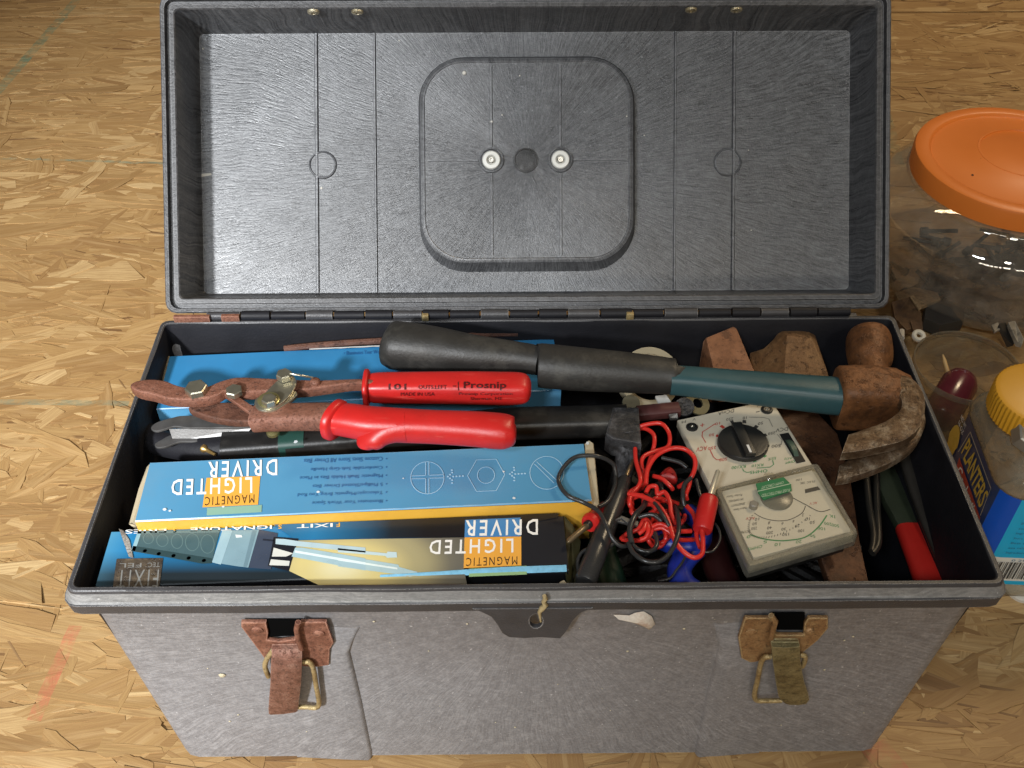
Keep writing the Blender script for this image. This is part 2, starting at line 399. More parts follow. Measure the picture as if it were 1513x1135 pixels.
for hid, _, x, y, L, w, a in strands:
    if abs(y-SEAM) < w/2+.004+abs(math.sin(a))*L/2:
        a = 0 if abs(a) < 1.6 else a
        y = SEAM + (w/2+.003)*(1 if y > SEAM else -1)
    zt = rng.uniform(-.0011, .0004) if w > .0036 else rng.uniform(-.0003, .0004); tx, ty = rng.gauss(0, .009), rng.gauss(0, .042)
    if abs(x) < .262 and -.01 < y < .23: zt = rng.uniform(-.0012, -.0003); tx = ty = 0
    mat = Matrix.Translation((x, y, zt)) @ Matrix.Rotation(a, 4, 'Z') @ Matrix.Rotation(tx, 4, 'Y') @ Matrix.Rotation(ty, 4, 'X')
    if cnt < 300 and not hid:
        k = rng.randrange(26); Lq, wq = round(L*50)/50 or .02, max(.005, round(w*200)/200)
        key = (k, Lq, wq)
        if key not in pm:
            out = [(px*Lq, py*wq) for px, py in protos[k]]
            v, f = strand_geo(out, Lq); me = bpy.data.meshes.new('strand'); me.from_pydata(v, [], f)
            ul = me.uv_layers.new(name='UVMap')
            for lp in me.loops: c = me.vertices[lp.vertex_index].co; ul.data[lp.index].uv = (c.x, c.y)
            me.materials.append(M_STR); pm[key] = me
        o = bpy.data.objects.new('strand', pm[key]); COL.objects.link(o); o.parent = fl; o.matrix_world = mat; cnt += 1
    else:
        out = [(px*L, py*w) for px, py in strand_shape(1, 1, rng)]
        v, f = strand_geo(out, L); b = len(sv); sv += [tuple(mat @ Vector(q)) for q in v]; sf += [[i+b for i in q] for q in f]
        ox, oy = rng.uniform(0, 40), rng.uniform(0, 90); tt = min(1, max(0, rng.betavariate(3.2, 2.6))) if w > .0036 else rng.choice((.02, .1, .3, .5, .7, .95))
        for q in f:
            for i in q: suv.append((v[i][0]+ox, v[i][1]+oy))
        stint += [tt]*len(v)
me = bpy.data.meshes.new('strands'); me.from_pydata(sv, [], sf)
ul = me.uv_layers.new(name='UVMap'); ul.data.foreach_set('uv', [c for q in suv for c in q])
at = me.attributes.new('tint', 'FLOAT', 'POINT'); at.data.foreach_set('value', stint)
me.materials.append(M_STU); so = bpy.data.objects.new('wood_strands', me); COL.objects.link(so); so.parent = fl; so['kind'] = 'stuff'

# ------------------------------------------------------------------ toolbox
H, D, HW, TP = .2104, .2151, .245, .0109
box = thing('toolbox', 'open grey and black plastic toolbox full of tools, with two rusty front latches', 'toolbox', (0, D/2, 0))
M_OUT = plastic('worn_grey_plastic', (.165, .163, .170), (.47, .465, .475), (-.003, .003, .185), ((1, 0, 0), (0, 0, 1)), .75, .54, 38, bmp=.20, sw=.5)
M_IN = plain('black_plastic', (.010, .010, .013), .58, var=.3, bump=.25, spec=.3)
M_RIM = plain('dark_rim_plastic', (.048, .047, .05), .45, var=.35, nscale=120, bump=.4, wear=.8)
def ring(x0, x1, y0, y1, z, r, n=3): return [Vector((x, y, z)) for x, y in rr(x0, x1, y0, y1, r, n)]
def sect(z, ins, r):   # body section: inset from the rim outline
    return ring(-HW+ins, HW-ins, ins, D-ins, z, r)
b = MB()
ins_at = lambda z: TP*(1-z/H)
b.loft([sect(0, TP+.003, .010), sect(.003, TP, .012), sect(.10, ins_at(.10)+.0008, .012), sect(H-.018, ins_at(H-.018)+.0015, .011), sect(H-.016, .0012, .011)], True, False)
b.build('body', M_OUT, box, 40)
i = MB()
i.loft([sect(H-.0006, .0017, .0035), sect(H-.005, .0030, .0035), sect(.006, TP+.005, .008)], False, True)
i.build('inner_wall', M_IN, box, 40)
f_ = MB()
def wsect(z, ins, r, s):   # slightly hand-worn outline
    return [p+Vector((noise.noise(p*21+Vector((s, 0, 0)))*.0006, noise.noise(p*23+Vector((0, s, 0)))*.0006, noise.noise(p*17+Vector((0, 0, s)))*.0004)) for p in dens(sect(z, ins, r))]
def dens(rg, step=.012):
    out = []
    for i in range(len(rg)):
        a, c = rg[i], rg[(i+1) % len(rg)]; q = (c-a).length; k = 40 if q > .3 else 17 if q > .05 else 1
        out += [a.lerp(c, j/k) for j in range(k)]
    return out
f_.loft([wsect(H-.016, .0020, .007, 1), wsect(H-.0165, -.0045, .0085, 2), wsect(H-.0085, -.0050, .0085, 3), wsect(H-.0080, -.0042, .0075, 4)], False, False)
f_.build('flange', M_RIM, box, 30)
M_LEDGE = plastic('pale_rim_plastic', (.15, .148, .144), (.34, .33, .315), (0, 0, .2), ((1, 0, 0), (0, 0, 1)), .6, .5)
l_ = MB(); l_.loft([wsect(H-.0080, -.0042, .0075, 4), wsect(H-.0076, -.0034, .0065, 5), wsect(H-.0022, -.0016, .0055, 6)], False, False)
l_.build('ledge', M_LEDGE, box, 30)
l_ = MB(); l_.loft([wsect(H-.0022, -.0016, .0055, 6), wsect(H-.0004, -.0012, .005, 6), wsect(H, -.0006, .005, 7), wsect(H, .0012, .004, 8), wsect(H-.0008, .0018, .0035, 9)], False, False)
l_.build('lip', M_RIM, box, 30)
# front face frame (leans outwards towards the rim)
FO = Vector((0, TP, 0)); FT = Vector((0, .0015, H-.018))
FF = Frame(FO, (1, 0, 0), FT-FO)
fp = lambda u, v, h=0: FF.px(u, v, h)
for sgn, edge, soft, nm in ((1, [(548, 1124), (547, 1110), (530, 1030), (513, 962), (519, 945), (528, 928)], [(440, 1124), (442, 1110), (440, 1030), (435, 962), (438, 945), (440, 930)], 'rib'),
                            (-1, [(1029, 1118), (1030, 1104), (1048, 1020), (1066, 955), (1062, 940), (1058, 922)], [(1120, 1118), (1122, 1104), (1135, 1020), (1140, 955), (1140, 940), (1138, 924)], 'rib')):
    m = MB(); e = [fp(*q) for q in edge]; s = [fp(*q) for q in soft]
    rows = []
    for k, (a, c) in enumerate(zip(e, s)):
        hh = (.0022, .0022, .0022, .0022, .0013, -.0012)[k]
        dx = -.0012*sgn
        ya = max(a[1], .0005); yc = max(c[1], .0005)
        rows.append([FF(a[0]+.0014*sgn, ya, -.0006), FF(a[0]+.0005*sgn, ya, hh*.55), FF(a[0]+dx, ya, hh), FF((a[0]*2+c[0])/3, ya, hh*.7), FF(c[0], yc, -.0005)])
    m.loft(rows, False, False, closed=False); m.build('rib', M_OUT, box, 60)
# hasp for a padlock
TF = Frame((0, -.0052, 0), (1, 0, 0), (0, 0, 1))
tabo = [(698, 900), (712, 905), (726, 912), (735, 924), (742, 936), (752, 942), (775, 943.5), (800, 942), (828, 944), (838, 932), (846, 918), (858, 906), (876, 899)]
hole = [(792+9.5*math.cos(k*math.pi/9), 918+10.5*math.sin(k*math.pi/9)) for k in range(18)]
slab(TF, [pxs(TF, tabo), pxs(TF, hole)], 0, .0030, .0004).build('hasp', M_RIM, box, 40)
gl = MB()
pts = [TF(*TF.px(u, v), .0004) for u, v in ((804, 879), (806, 884), (803, 888), (806, 893), (801, 898), (797, 903), (798, 911), (799, 918))]
gl.tube(pts, [.0010, .0014, .0012, .0016, .0017, .0011, .0007, .0005], 7)
gl.build('glue_drip', plain('dried_glue', (.42, .33, .17), .6, var=.3, nscale=300, bump=.5), box, 60)
pb = MB(); c = fp(945, 915)
pr = [fp(u, v) for u, v in ((906, 908), (915, 908), (930, 909), (938, 905), (951, 903), (963, 910), (968, 922), (962, 928), (953, 922), (940, 917), (925, 911))]
pb.loft([[FF(x, y, .0002) for x, y in pr], [FF(c[0]+(x-c[0])*.8, c[1]+(y-c[1])*.75, .0024+.001*noise.noise(Vector((x*400, y*400, 1)))) for x, y in pr], [FF(c[0]+.002+(x-c[0])*.3, c[1]+(y-c[1])*.3, .0034) for x, y in pr]], False, True)
pb.build('paint_blob', plain('peeling_paint', (.62, .55, .46), .6, var=.25, nscale=260, bump=.6, dirt=.6, dirtcol=(.35, .14, .06)), box, 60)
# latches
M_RUST = rust('rusted_steel', (.13, .05, .032), (.25, .105, .066), (.36, .175, .115), .55, .25, 130, .9)
M_BRS = rust('tarnished_brass_plate', (.27, .15, .07), (.38, .22, .10), (.50, .34, .17), .42, .4, 110, .9)
M_WIRE = rust('tarnished_wire', (.24, .15, .06), (.45, .34, .16), (.55, .44, .24), .45, .4)
M_RLEV = rust('rusted_lever', (.11, .05, .035), (.25, .115, .08), (.36, .21, .155), .48, .3, 150, .9)
M_GLEV = rust('olive_brass_lever', (.13, .10, .045), (.30, .26, .13), (.38, .34, .19), .38, .55, 90, .9)
M_SLOT_SHADE = plain('slot_shade_black', (.004, .004, .004), .9, bump=0, spec=0)
PF = Frame(FF.o, FF.ex, FF.ey)
def latch(zoom, plate, hole_, lever, loop, rivets, m_plate, m_lev, label, dens_z, hookpts):
    z = lambda x, y: (x/zoom[2]+zoom[0], y/zoom[2]+zoom[1])
    o2 = lambda pts, h=0: [fp(*z(*q), h) for q in pts]
    pl = slab(FF, [o2(plate)], .0032, .0024, .0006).build('latch', m_plate, box, 40, label=label)
    slab(FF, [o2(hole_)], .0014, .0012).build('slot_shade', M_SLOT_SHADE, pl, 0)  # black patch painting the dark of the opening; the body is not cut
    # curved wings rise at the inner edges
    for w in hookpts:
        m = MB(); q = [FF(*fp(*z(*p), .006), .006) for p in w]; m.tube(q, .0016, 8); m.build('curl', m_plate, pl, 60)
    # lever: a bent strip
    m = MB(); rows = []
    n = len(lever)
    for k, ((lx, ly), (rx, ry), h) in enumerate(lever):
        a = fp(*z(lx, ly), h); c = fp(*z(rx, ry), h); th = .0016
        A, C = Vector((*a, h)), Vector((*c, h)); rows.append([FF(*A), FF(*(A.lerp(C, .06)+Vector((0, 0, .0007)))), FF(*(A.lerp(C, .5)+Vector((0, 0, .0011)))), FF(*(A.lerp(C, .94)+Vector((0, 0, .0007)))), FF(*C), FF(C.x, C.y, h-th*1.6), FF(A.x, A.y, h-th*1.6)])
    m.loft(rows); m.build('lever', m_lev, pl, 45)
    for lp in loop:
        q = cr([FF(*fp(*z(x, y), h), h) for x, y, h in lp], 5); MB().tube(q, .00155, 8).build('wire_loop', M_WIRE, pl, 60)
    for x, y, r in rivets:
        c = fp(*z(x, y), .0032); MB().lathe(FF, [(r, .0028), (r*.95, .0040), (r*.6, .0047), (r*.1, .0049)], 16, *c).build('rivet', m_plate, pl, 50)
    return pl
latch((330, 880, 5.974),
      [(165, 195), (385, 195), (405, 290), (395, 350), (500, 362), (632, 345), (640, 260), (690, 192), (915, 192), (980, 375), (946, 430), (938, 572), (800, 592), (700, 580), (690, 500), (430, 500), (390, 540), (165, 235)],
      [(385, 203), (690, 203), (640, 335), (395, 345)],
      [((425, 468), (690, 462), .006), ((428, 520), (695, 520), .0085), ((418, 640), (690, 640), .0100), ((415, 780), (685, 780), .0098), ((405, 900), (670, 900), .0085), ((398, 1000), (660, 985), .0070), ((402, 1045), (655, 1020), .0058)],
      [[(700, 585, .006), (760, 590, .006), (795, 650, .0055), (820, 800, .005), (845, 950, .0045), (815, 990, .0045), (740, 985, .0045), (640, 985, .0045)], [(440, 480, .005), (385, 560, .005), (368, 630, .005), (400, 715, .005)]],
      [(300, 300, .0032), (845, 330, .0032)], M_RUST, M_RLEV, 'rust-red latch with all its plating gone, left of the hasp', 0,
      [[(660, 235), (645, 300), (665, 400), (690, 470)]])
latch((1060, 880, 6.305),
      [(255, 165), (480, 165), (545, 240), (530, 310), (560, 325), (790, 325), (800, 215), (835, 165), (1020, 165), (1020, 260), (930, 370), (770, 500), (520, 450), (470, 555), (300, 580), (215, 540), (185, 350), (240, 180)],
      [(490, 150), (810, 150), (790, 300), (550, 300)],
      [((525, 435), (755, 435), .006), ((505, 470), (768, 470), .0085), ((515, 600), (772, 590), .0100), ((530, 700), (785, 690), .0098), ((548, 830), (810, 820), .0085), ((570, 940), (840, 900), .0070), ((620, 1000), (855, 970), .0060), ((660, 1010), (835, 1000), .0056)],
      [[(500, 570, .006), (440, 575, .006), (405, 630, .0055), (375, 780, .005), (345, 920, .0045), (365, 975, .0045), (450, 982, .0045), (600, 978, .0045)], [(770, 555, .005), (810, 560, .005), (815, 600, .005), (790, 660, .005)]],
      [(315, 335, .0034), (860, 330, .0030)], M_BRS, M_GLEV, 'brassy latch with olive lever, right of the hasp', 0,
      [[(500, 185), (540, 240), (520, 310), (500, 400)]])
M_GLVD = None

# ---- lid
LEAN = .72709
LF = Frame((0, D+.006, H+.002), (1, 0, 0), (0, math.sin(LEAN), math.cos(LEAN)))
LW, LL = .2444, .2122
M_LID = plastic('scuffed_lid_plastic', (.026, .027, .030), (.165, .17, .18), LF(0.0005, .104, -.03), (LF.ex, LF.ey), .85, .31, 55, bmp=.5, spec=.7, iso=.45)
M_LIDR = plastic('worn_lid_rim', (.028, .028, .030), (.14, .14, .145), LF(0, .1, 0), (LF.ex, LF.ey), .65, .42)
def lring(ins, h, r, n=3): return [LF(x, y, h) for x, y in rr(-LW+ins, LW-ins, ins, LL-ins, max(r, .001), n)]
ld = MB()
ld.loft([lring(.016, -.0445, .008), lring(.011, -.0450, .009), lring(.006, -.030, .008), lring(.0035, -.012, .007), lring(.0030, -.0105, .007)], True, False)
lid = ld.build('lid', M_LIDR, box, 40)
lr = MB(); lr.loft([lring(.0030, -.0105, .007), lring(.0004, -.0098, .008), lring(0, -.0010, .0075), lring(.0010, 0, .007), lring(.0030, -.0004, .006), lring(.0036, -.0050, .005), lring(.0062, -.0052, .004), lring(.0066, -.0002, .004), lring(.0092, -.0002, .003), lring(.0100, -.0012, .003)], False, False); lr.build('lid_rim', M_LIDR, lid, 35)
PN = -.0395
ti = MB(); ti.loft([lring(.0100, -.0012, .003), lring(.0135, PN+.004, .004), lring(.0150, PN, .003)], False, True)
ti.build('lid_tray', M_LID, lid, 40)
LP = Frame(LF(0, 0, PN), LF.ex, LF.ey)
lp = lambda u, v, h=0: LP.px(u, v, h)
for us in ((467, 40, 470, 443), (553, 40, 557, 443), (998, 42, 996, 438), (1085, 40, 1082, 438)):
    a, c = lp(us[0], us[1]), lp(us[2], us[3]); m = MB(); w = .0012 if us[0] in (467, 1085) else .0008
    def st(q, s): return [LP(q[0]-w*1.3, q[1], -.0003), LP(q[0]-w*.5, q[1], .0019), LP(q[0]+w*.5, q[1], .0019), LP(q[0]+w*1.3, q[1], -.0003)]
    a = (a[0], LL-.0152); c = (c[0], .0152)
    m.loft([st(a, 0), st(c, 0)]); m.build('lid_rib', M_LID, lid, 30)
for u, v in ((477, 244), (1075, 240)):
    c = lp(u, v); r = 20*mpx(LP(*c)); m = MB()
    m.lathe(LP, [(r+.0005, -.0002), (r, .0016), (r-.0008, .0020), (r-.0013, .0008), (.0005, .0008)], 26, *c); m.build('moulded_disc', M_LID, lid, 30)
# raised badge boss
BH = .0125
BT = Frame(LF(0, 0, PN+BH), LF.ex, LF.ey)
(bx0, _), (bx1, _), (_, by1), (_, by0) = BT.px(623, 238), BT.px(934, 238), BT.px(777, 87), BT.px(777, 386)
m = MB(); g = .0050
def bring(e, h, r): return [LP(x, y, h) for x, y in rr(bx0-e*(.5 if e > .003 else 1), bx1+e*(.6 if e > .003 else 1), by0-e*(1.15 if e > .003 else 1), by1+e*(.85 if e > .003 else 1), r, 8)]
m.loft([bring(g+.001, -.0005, .033), bring(g, .0008, .033), bring(.0006, BH-.0006, .030), bring(-.0006, BH, .029), bring(-.0018, BH+.0002, .028), bring(-.0026, BH-.0004, .027)], False, True)
boss = m.build('badge_boss', M_LID, lid, 35)
bp = lambda u, v: BT.px(u, v)
(xa, ym), (xb, _), (xc, _) = bp(726, 237), bp(828, 237), bp(777, 237)
BZ = Frame(LF(0, 0, PN+BH-.0004), LF.ex, LF.ey)
for k, (p0, p1) in enumerate((((xa, by0+.004), (xa, ym-.009)), ((xa, ym+.009), (xa, by1-.004)), ((xb, by0+.004), (xb, ym-.009)), ((xb, ym+.009), (xb, by1-.004)), ((bx0+.004, ym), (xa-.009, ym)), ((xb+.009, ym), (bx1-.004, ym)))):
    m = MB(); w = .0007 if k < 4 else .0005
    if k < 4: m.loft([[BZ(p[0]-w*1.5, p[1], -.0002), BZ(p[0]-w, p[1], .0013), BZ(p[0]+w, p[1], .0013), BZ(p[0]+w*1.5, p[1], -.0002)] for p in (p0, p1)])
    else: m.loft([[BZ(p[0], p[1]-w*1.5, -.0002), BZ(p[0], p[1]-w, .0010), BZ(p[0], p[1]+w, .0010), BZ(p[0], p[1]+w*1.5, -.0002)] for p in (p0, p1)])
    m.build('boss_rib', M_LID, boss, 30)
M_WHT = plain('white_nylon', (.62, .62, .58), .35, var=.06, bump=.05)
M_STEEL = plain('bright_steel', (.55, .53, .48), .3, 1.0, var=.2, nscale=200)
for x in (xa, xb):
    m = MB(); m.lathe(BZ, [(.0088, -.0003), (.0085, .0022), (.0076, .0026), (.0070, .0010), (.0065, .0008)], 26, x, ym); m.build('boss_socket', M_LID, boss, 40)
    m = MB(); m.lathe(BZ, [(.0064, .0004), (.0064, .0022), (.0058, .0030), (.0036, .0031), (.0030, .0024), (.0028, .0010)], 26, x, ym, False, True); w_ = m.build('washer', M_WHT, boss, 40)
    m = MB(); m.lathe(BZ, [(.0024, .0008), (.0024, .0028), (.0018, .0034), (.0010, .0034), (.0007, .0022)], 16, x, ym); m.build('rivet', M_STEEL, boss, 40)
m = MB(); m.lathe(BZ, [(.0088, -.0003), (.0084, .0012), (.0076, .0014), (.0072, .0003), (.0068, .00045), (.001, .00045)], 26, xc, ym)
m.build('moulded_disc', plastic('dark_disc', (.02, .02, .021), (.06, .06, .06), BZ(xc, ym), (LF.ex, LF.ey), .7, .3), boss, 30)
# small moulded triangle and letters beside the boss
m = MB(); q = [lp(*t) for t in ((945, 281), (958, 294), (942, 300))]
stroke(m, LP, q, .0007, .0006, True)
m.build('moulded_triangle', M_LID, lid, 0)
for t_, u in (('C', 1192), ('O', 1216)):
    m = MB(); letter(m, LP, t_, (u, 68), (u+16, 67), (u-1, 57), .0006, 0); m.build('moulded_letter', M_LID, lid, 0)
for u, v in ((463, 17), (528, 17), (1021, 14), (1088, 14)):
    TW = Frame(LF(0, LL-.0118, -.02), LF.ex, -LF.n); c = TW.px(u, v)
    m = MB(); s_ = -1 if (TW.n.dot(LF.ey) > 0) else 1
    m.lathe(TW, [(.0040, -.0004*s_), (.0040, .0010*s_), (.0032, .0016*s_), (.0016, .0017*s_), (.0014, .0006*s_), (.0003, .0006*s_)], 18, *c)
    m.build('rivet', rust('rivet_brass', (.3, .22, .1), (.5, .42, .25), (.6, .55, .4), .35, .7), lid, 40)
# hinge along the back
m = MB(); m.box(Frame((0, D+.001, H-.003), (1, 0, 0), (0, 1, 0)), -.218, .222, -.001, .004, -.004, .0025)
hg = m.build('hinge', M_RIM, box, 30, bevel=.0006)
x = -.216; k = 0
while x < .215:
    w = .0175+.006*rng.random()
    m = MB(); m.tube([Vector((x+.0006, D+.003, H+.0020)), Vector((x+w-.0006, D+.003, H+.0020))], .0029+.0005*(k % 2), 10)
    m.build('hinge_knuckle', M_IN if k % 3 else M_RIM, hg, 50); x += w; k += 1
for u, v, w in ((628, 466, .0022), (931, 464, .0025), (283, 468, .012), (340, 467, .006)):
    c = P(u, v, H+.0045); MB().box(Frame(c, (1, 0, 0), (0, 1, 0)), -w, w, -.0015, .0015, -.004, .0008).build('hinge_tab', M_RUST if w > .003 else M_WIRE, hg, 30, bevel=.0005)

# ------------------------------------------------------------------ boxes of drivers
M_CARD = plain('grey_cardboard', (.42, .35, .23), .8, var=.15, nscale=120, bump=.3)
M_YEL = plain('yellow_print', (.72, .40, .05), .35, var=.10, bump=.03, dirt=.3, dirtcol=(.45, .24, .05))
M_WINK = ink('white_ink', (.82, .82, .80)); M_OINK = ink('orange_ink', (.78, .38, .06)); M_GINK = ink('green_ink', (.30, .48, .24))
M_DINK = ink('dark_ink', (.05, .03, .02)); M_BINK = ink('pale_blue_ink', (.36, .58, .76)); M_NINK = ink('navy_ink', (.03, .12, .30))
M_BLUEB = plain('blue_card', (.085, .275, .46), .32, var=.16, nscale=14, bump=.06, dirt=.35, dirtcol=(.16, .26, .33), wear=.9, wearcol=(.62, .66, .68))
def card_box(nm, label, zt, bl, br, fl, height, m_top, m_front, group):
    a, b, c = P(*fl, zt), P(*bl, zt), P(*br, zt)
    d = (c-b); d.z = 0; ex = d.normalized(); ey = Vector((-ex.y, ex.x, 0)); L = d.length
    w = abs((b-a).dot(ey)); o = b - ey*w; fr = Frame(o, ex, ey)
    root = thing(nm, label, 'box', (o+ex*L/2+ey*w/2-Vector((0, 0, height))), group)
    m = MB(); m.box(fr, .0012, L-.0012, .0012, w-.0012, -height, -.0008); m.build('carton', m_front, root, 0)
    n = 14; rows = []
    for k in range(n+1):
        x = L*k/n; s = lambda y: .00025*noise.noise(Vector((x*30, y*90, zt*50)))
        rows.append([fr(x, 0, -.0006), fr(x, .0006, 0), fr(x, w*.33, s(1)), fr(x, w*.66, s(2)), fr(x, w-.0006, 0), fr(x, w, -.0006)])
    m = MB(); m.loft(rows, False, False, closed=False); m.build('top_panel', m_top, root, 30)
    m = MB(); rows = [[fr(L*k/n, -.0002-.0004*abs(noise.noise(Vector((k*.7, 0, zt*9)))), -.0006), fr(L*k/n, -.0005, -height)] for k in range(n+1)]
    m.loft(rows, False, False, closed=False); m.build('front_panel', m_front, root, 30)
    return root, fr, L, w
GRP = 'cartons for lighted drivers'
zA = lambda x, y: (x/3.7825+140, y/3.7825+640)
zB = lambda x, y: (x/3.7825+500, y/3.7825+640)
HP = .0004   # print height above a top panel
def quad(fr, pts, h, nm, m, root):
    mb = MB(); n = len(pts); q = [fr(*fr.px(*p, h), h) for p in pts]
    return mb.add(q, [list(range(n))]).build(nm, m, root, 0)
# middle carton, all blue
mb_, fr, L, w = card_box('carton', 'sky blue carton with yellow edge, upside-down white lettering on its top, in the middle', .2105, (222, 683), (862, 655), (210, 770), .034, M_BLUEB, M_YEL, GRP)
quad(fr, [zA(*p) for p in ((925, 240), (625, 250), (602, 415), (912, 400))], HP, 'orange_patch', M_OINK, mb_)
quad(fr, [zA(*p) for p in ((934, 401), (628, 417), (625, 460), (932, 442))], HP, 'green_patch', plain('dull_green_ink', (.24, .42, .33), .35, bump=0), mb_)
m = MB(); h = HP+.0001
letter(m, fr, 'DRIVER', zA(1020, 145), zA(635, 160), zA(1020, 235), h, .012)
letter(m, fr, 'LIGHTED', zA(880, 245), zA(432, 258), zA(880, 335), h, .012)
o = m.build('white_lettering', M_WINK, mb_, 0); o['kind'] = 'stuff'
m = MB(); letter(m, fr, 'MAGNETIC', zA(892, 342), zA(617, 357), zA(892, 390), h, 0)
o = m.build('dark_lettering', M_DINK, mb_, 0); o['kind'] = 'stuff'
m = MB()
for k, (t, xl) in enumerate((('Custom Slots Store All Driver Bits', 449), ('Comfortable Soft-Grip Handle', 459), ('Magnetic Shaft Holds Bits in Place', 443), ('5 Phillips/Slotted Driver Bits', 462), ('Telescopic/Magnetic Bring You Rod', 440), ('Illuminates Your Work Space', 461))):
    y = (132, 178, 224, 272, 318, 366)[k]; ys = (xl-565)*-.028
    letter(m, fr, '\u2022', zB(272, y+8), zB(264, y+8), zB(272, y+16), h, 0)
    u0, v0 = zB(246, y); letter(m, fr, t, (u0, v0), (xl, v0+ys), (u0, v0+6.4), h, .0)
o = m.build('blue_lettering', M_NINK, mb_, 0); o['kind'] = 'stuff'
m = MB(); C2 = lambda x, y: fr.px(*zB(x, y), h)
def ell(cx, cy, rx, ry, n=28): return [C2(cx+rx*math.cos(2*math.pi*k/n), cy+ry*math.sin(2*math.pi*k/n)) for k in range(n)]
lw_ = .00045
for a, b in (((405, 240), (488, 236)), ((405, 256), (488, 254)), ((505, 236), (590, 232)), ((505, 252), (590, 250)), ((488, 162), (488, 236)), ((506, 162), (506, 236)), ((488, 254), (488, 338)), ((506, 252), (506, 338))): stroke(m, fr, [C2(*a), C2(*b)], lw_, h)
stroke(m, fr, ell(497, 250, 93, 90), lw_, h, True); stroke(m, fr, ell(825, 235, 48, 46), lw_, h, True)
stroke(m, fr, [C2(*p) for p in ((722, 238), (772, 150), (882, 146), (930, 232), (882, 322), (772, 326))], lw_, h, True)
stroke(m, fr, ell(1165, 222, 95, 92), lw_, h, True)
for a, b in (((1095, 172), (1205, 280)), ((1108, 160), (1225, 268))): stroke(m, fr, [C2(*a), C2(*b)], lw_, h)
for ox, oy in ((610, 243), (957, 229)):
    for dx, dy in ((0, 0), (12, -10), (12, 10), (24, -22), (24, 20), (22, -36), (24, 36), (30, 0), (48, -1), (66, -2), (84, -3)):
        q = C2(ox+dx+2, oy+dy); slab(fr, [circ(*q, .00065, 8)], h, 0, 0, m)
o = m.build('pale_line_drawing', M_BINK, mb_, 0); o['kind'] = 'stuff'
m = MB()
for u, v, r in ((243, 753, .0011), (251, 755, .0007), (330, 749, .0007), (744, 697, .0007), (759, 736, .0009), (437, 653, .0012), (868, 655, .0012), (596, 707, .0005), (470, 727, .0009)):
    q = fr.px(u, v, h); slab(fr, [[(x+noise.noise(Vector((x*900, y*900, u)))*r*.6, y) for x, y in circ(*q, r, 9)]], h+.0001, 0, 0, m)
o = m.build('scuff_marks', ink('bare_paper', (.62, .66, .68), .7), mb_, 0); o['kind'] = 'stuff'
def flap(pts, nm, m, root, th=.0009):
    q = [P(*p) for p in pts]; c = (q[1]-q[0]).cross(q[-1]-q[0]).normalized()*th
    return MB().loft([q, [p+c for p in q]]).build(nm, m, root, 0)
flap([(223, 684, .2095), (211, 770, .2095), (203, 778, .197), (191, 773, .194), (205, 722, .200), (217, 690, .205)], 'end_flap', M_CARD, mb_)
flap([(190, 774, .196), (207, 777, .1968), (272, 777, .1985), (271, 781.5, .196), (203, 784, .1935)], 'end_flap', M_CARD, mb_)
flap([(864, 656, .2095), (870, 651, .211), (876, 655, .211), (885, 750, .205), (876, 752, .204), (868, 739, .206)], 'end_flap', M_CARD, mb_)
flap([(870, 742, .203), (881, 752, .203), (882, 768, .193), (871, 780, .187), (866, 762, .195)], 'end_flap', plain('green_card', (.12, .2, .13), .6), mb_)
# front carton: dark print with picture
t = NT('dark_printed_card'); p = t.pos(); sx = t.n('ShaderNodeSeparateXYZ'); t.l(p, sx.inputs[0])
fx = t.math('MULTIPLY_ADD', sx.outputs[0], 4.0, .94); fy = t.math('MULTIPLY_ADD', sx.outputs[1], 21.0, -.10)   # 0..1 along and across
blue = t.mix(t.ramp(fy, [(.22, 0), (.55, 1)]), (.012, .02, .026), (.015, .20, .44))
c = t.mix(t.math('MULTIPLY', t.ramp(fx, [(.0, .7), (.05, 0)]), t.ramp(fy, [(.1, .2), (.8, 1)])), blue, (.10, .33, .50))
c = t.mix(t.ramp(fx, [(.42, 0), (.72, 1)]), c, (.010, .010, .014))
c = t.mix(t.math('MULTIPLY', t.noise(p, 30, 4), .25), c, (.04, .05, .06))
M_DKC = t.set(c, .33)
t = NT('glow_print'); p = t.pos(); v = t.n('ShaderNodeVectorMath', operation='DISTANCE'); t.l(t.mapping(p, (1, 1.7, 1)), v.inputs[0])
gc = P(505, 838, .2035); v.inputs[1].default_value = (gc.x, gc.y*1.7, gc.z)
c = t.ramp(v.outputs['Value'], [(0, (.76, .72, .46)), (.022, (.66, .56, .24)), (.042, (.38, .34, .19)), (.062, (.14, .135, .115)), (.088, (.014, .014, .018))], 'EASE')
c = t.mix(t.math('MULTIPLY', t.noise(p, 40, 3), .15), c, (.3, .25, .1))
M_GLOW = t.set(c, .3)
M_BLK = plain('black_card', (.012, .012, .014), .3, bump=.03)
ft, fr, L, w = card_box('carton', 'black and blue carton printed with a screwdriver in a yellow glow, nearest the front rim', .2025, (165, 785), (832, 762), (156, 867), .034, M_DKC, M_BLK, GRP)
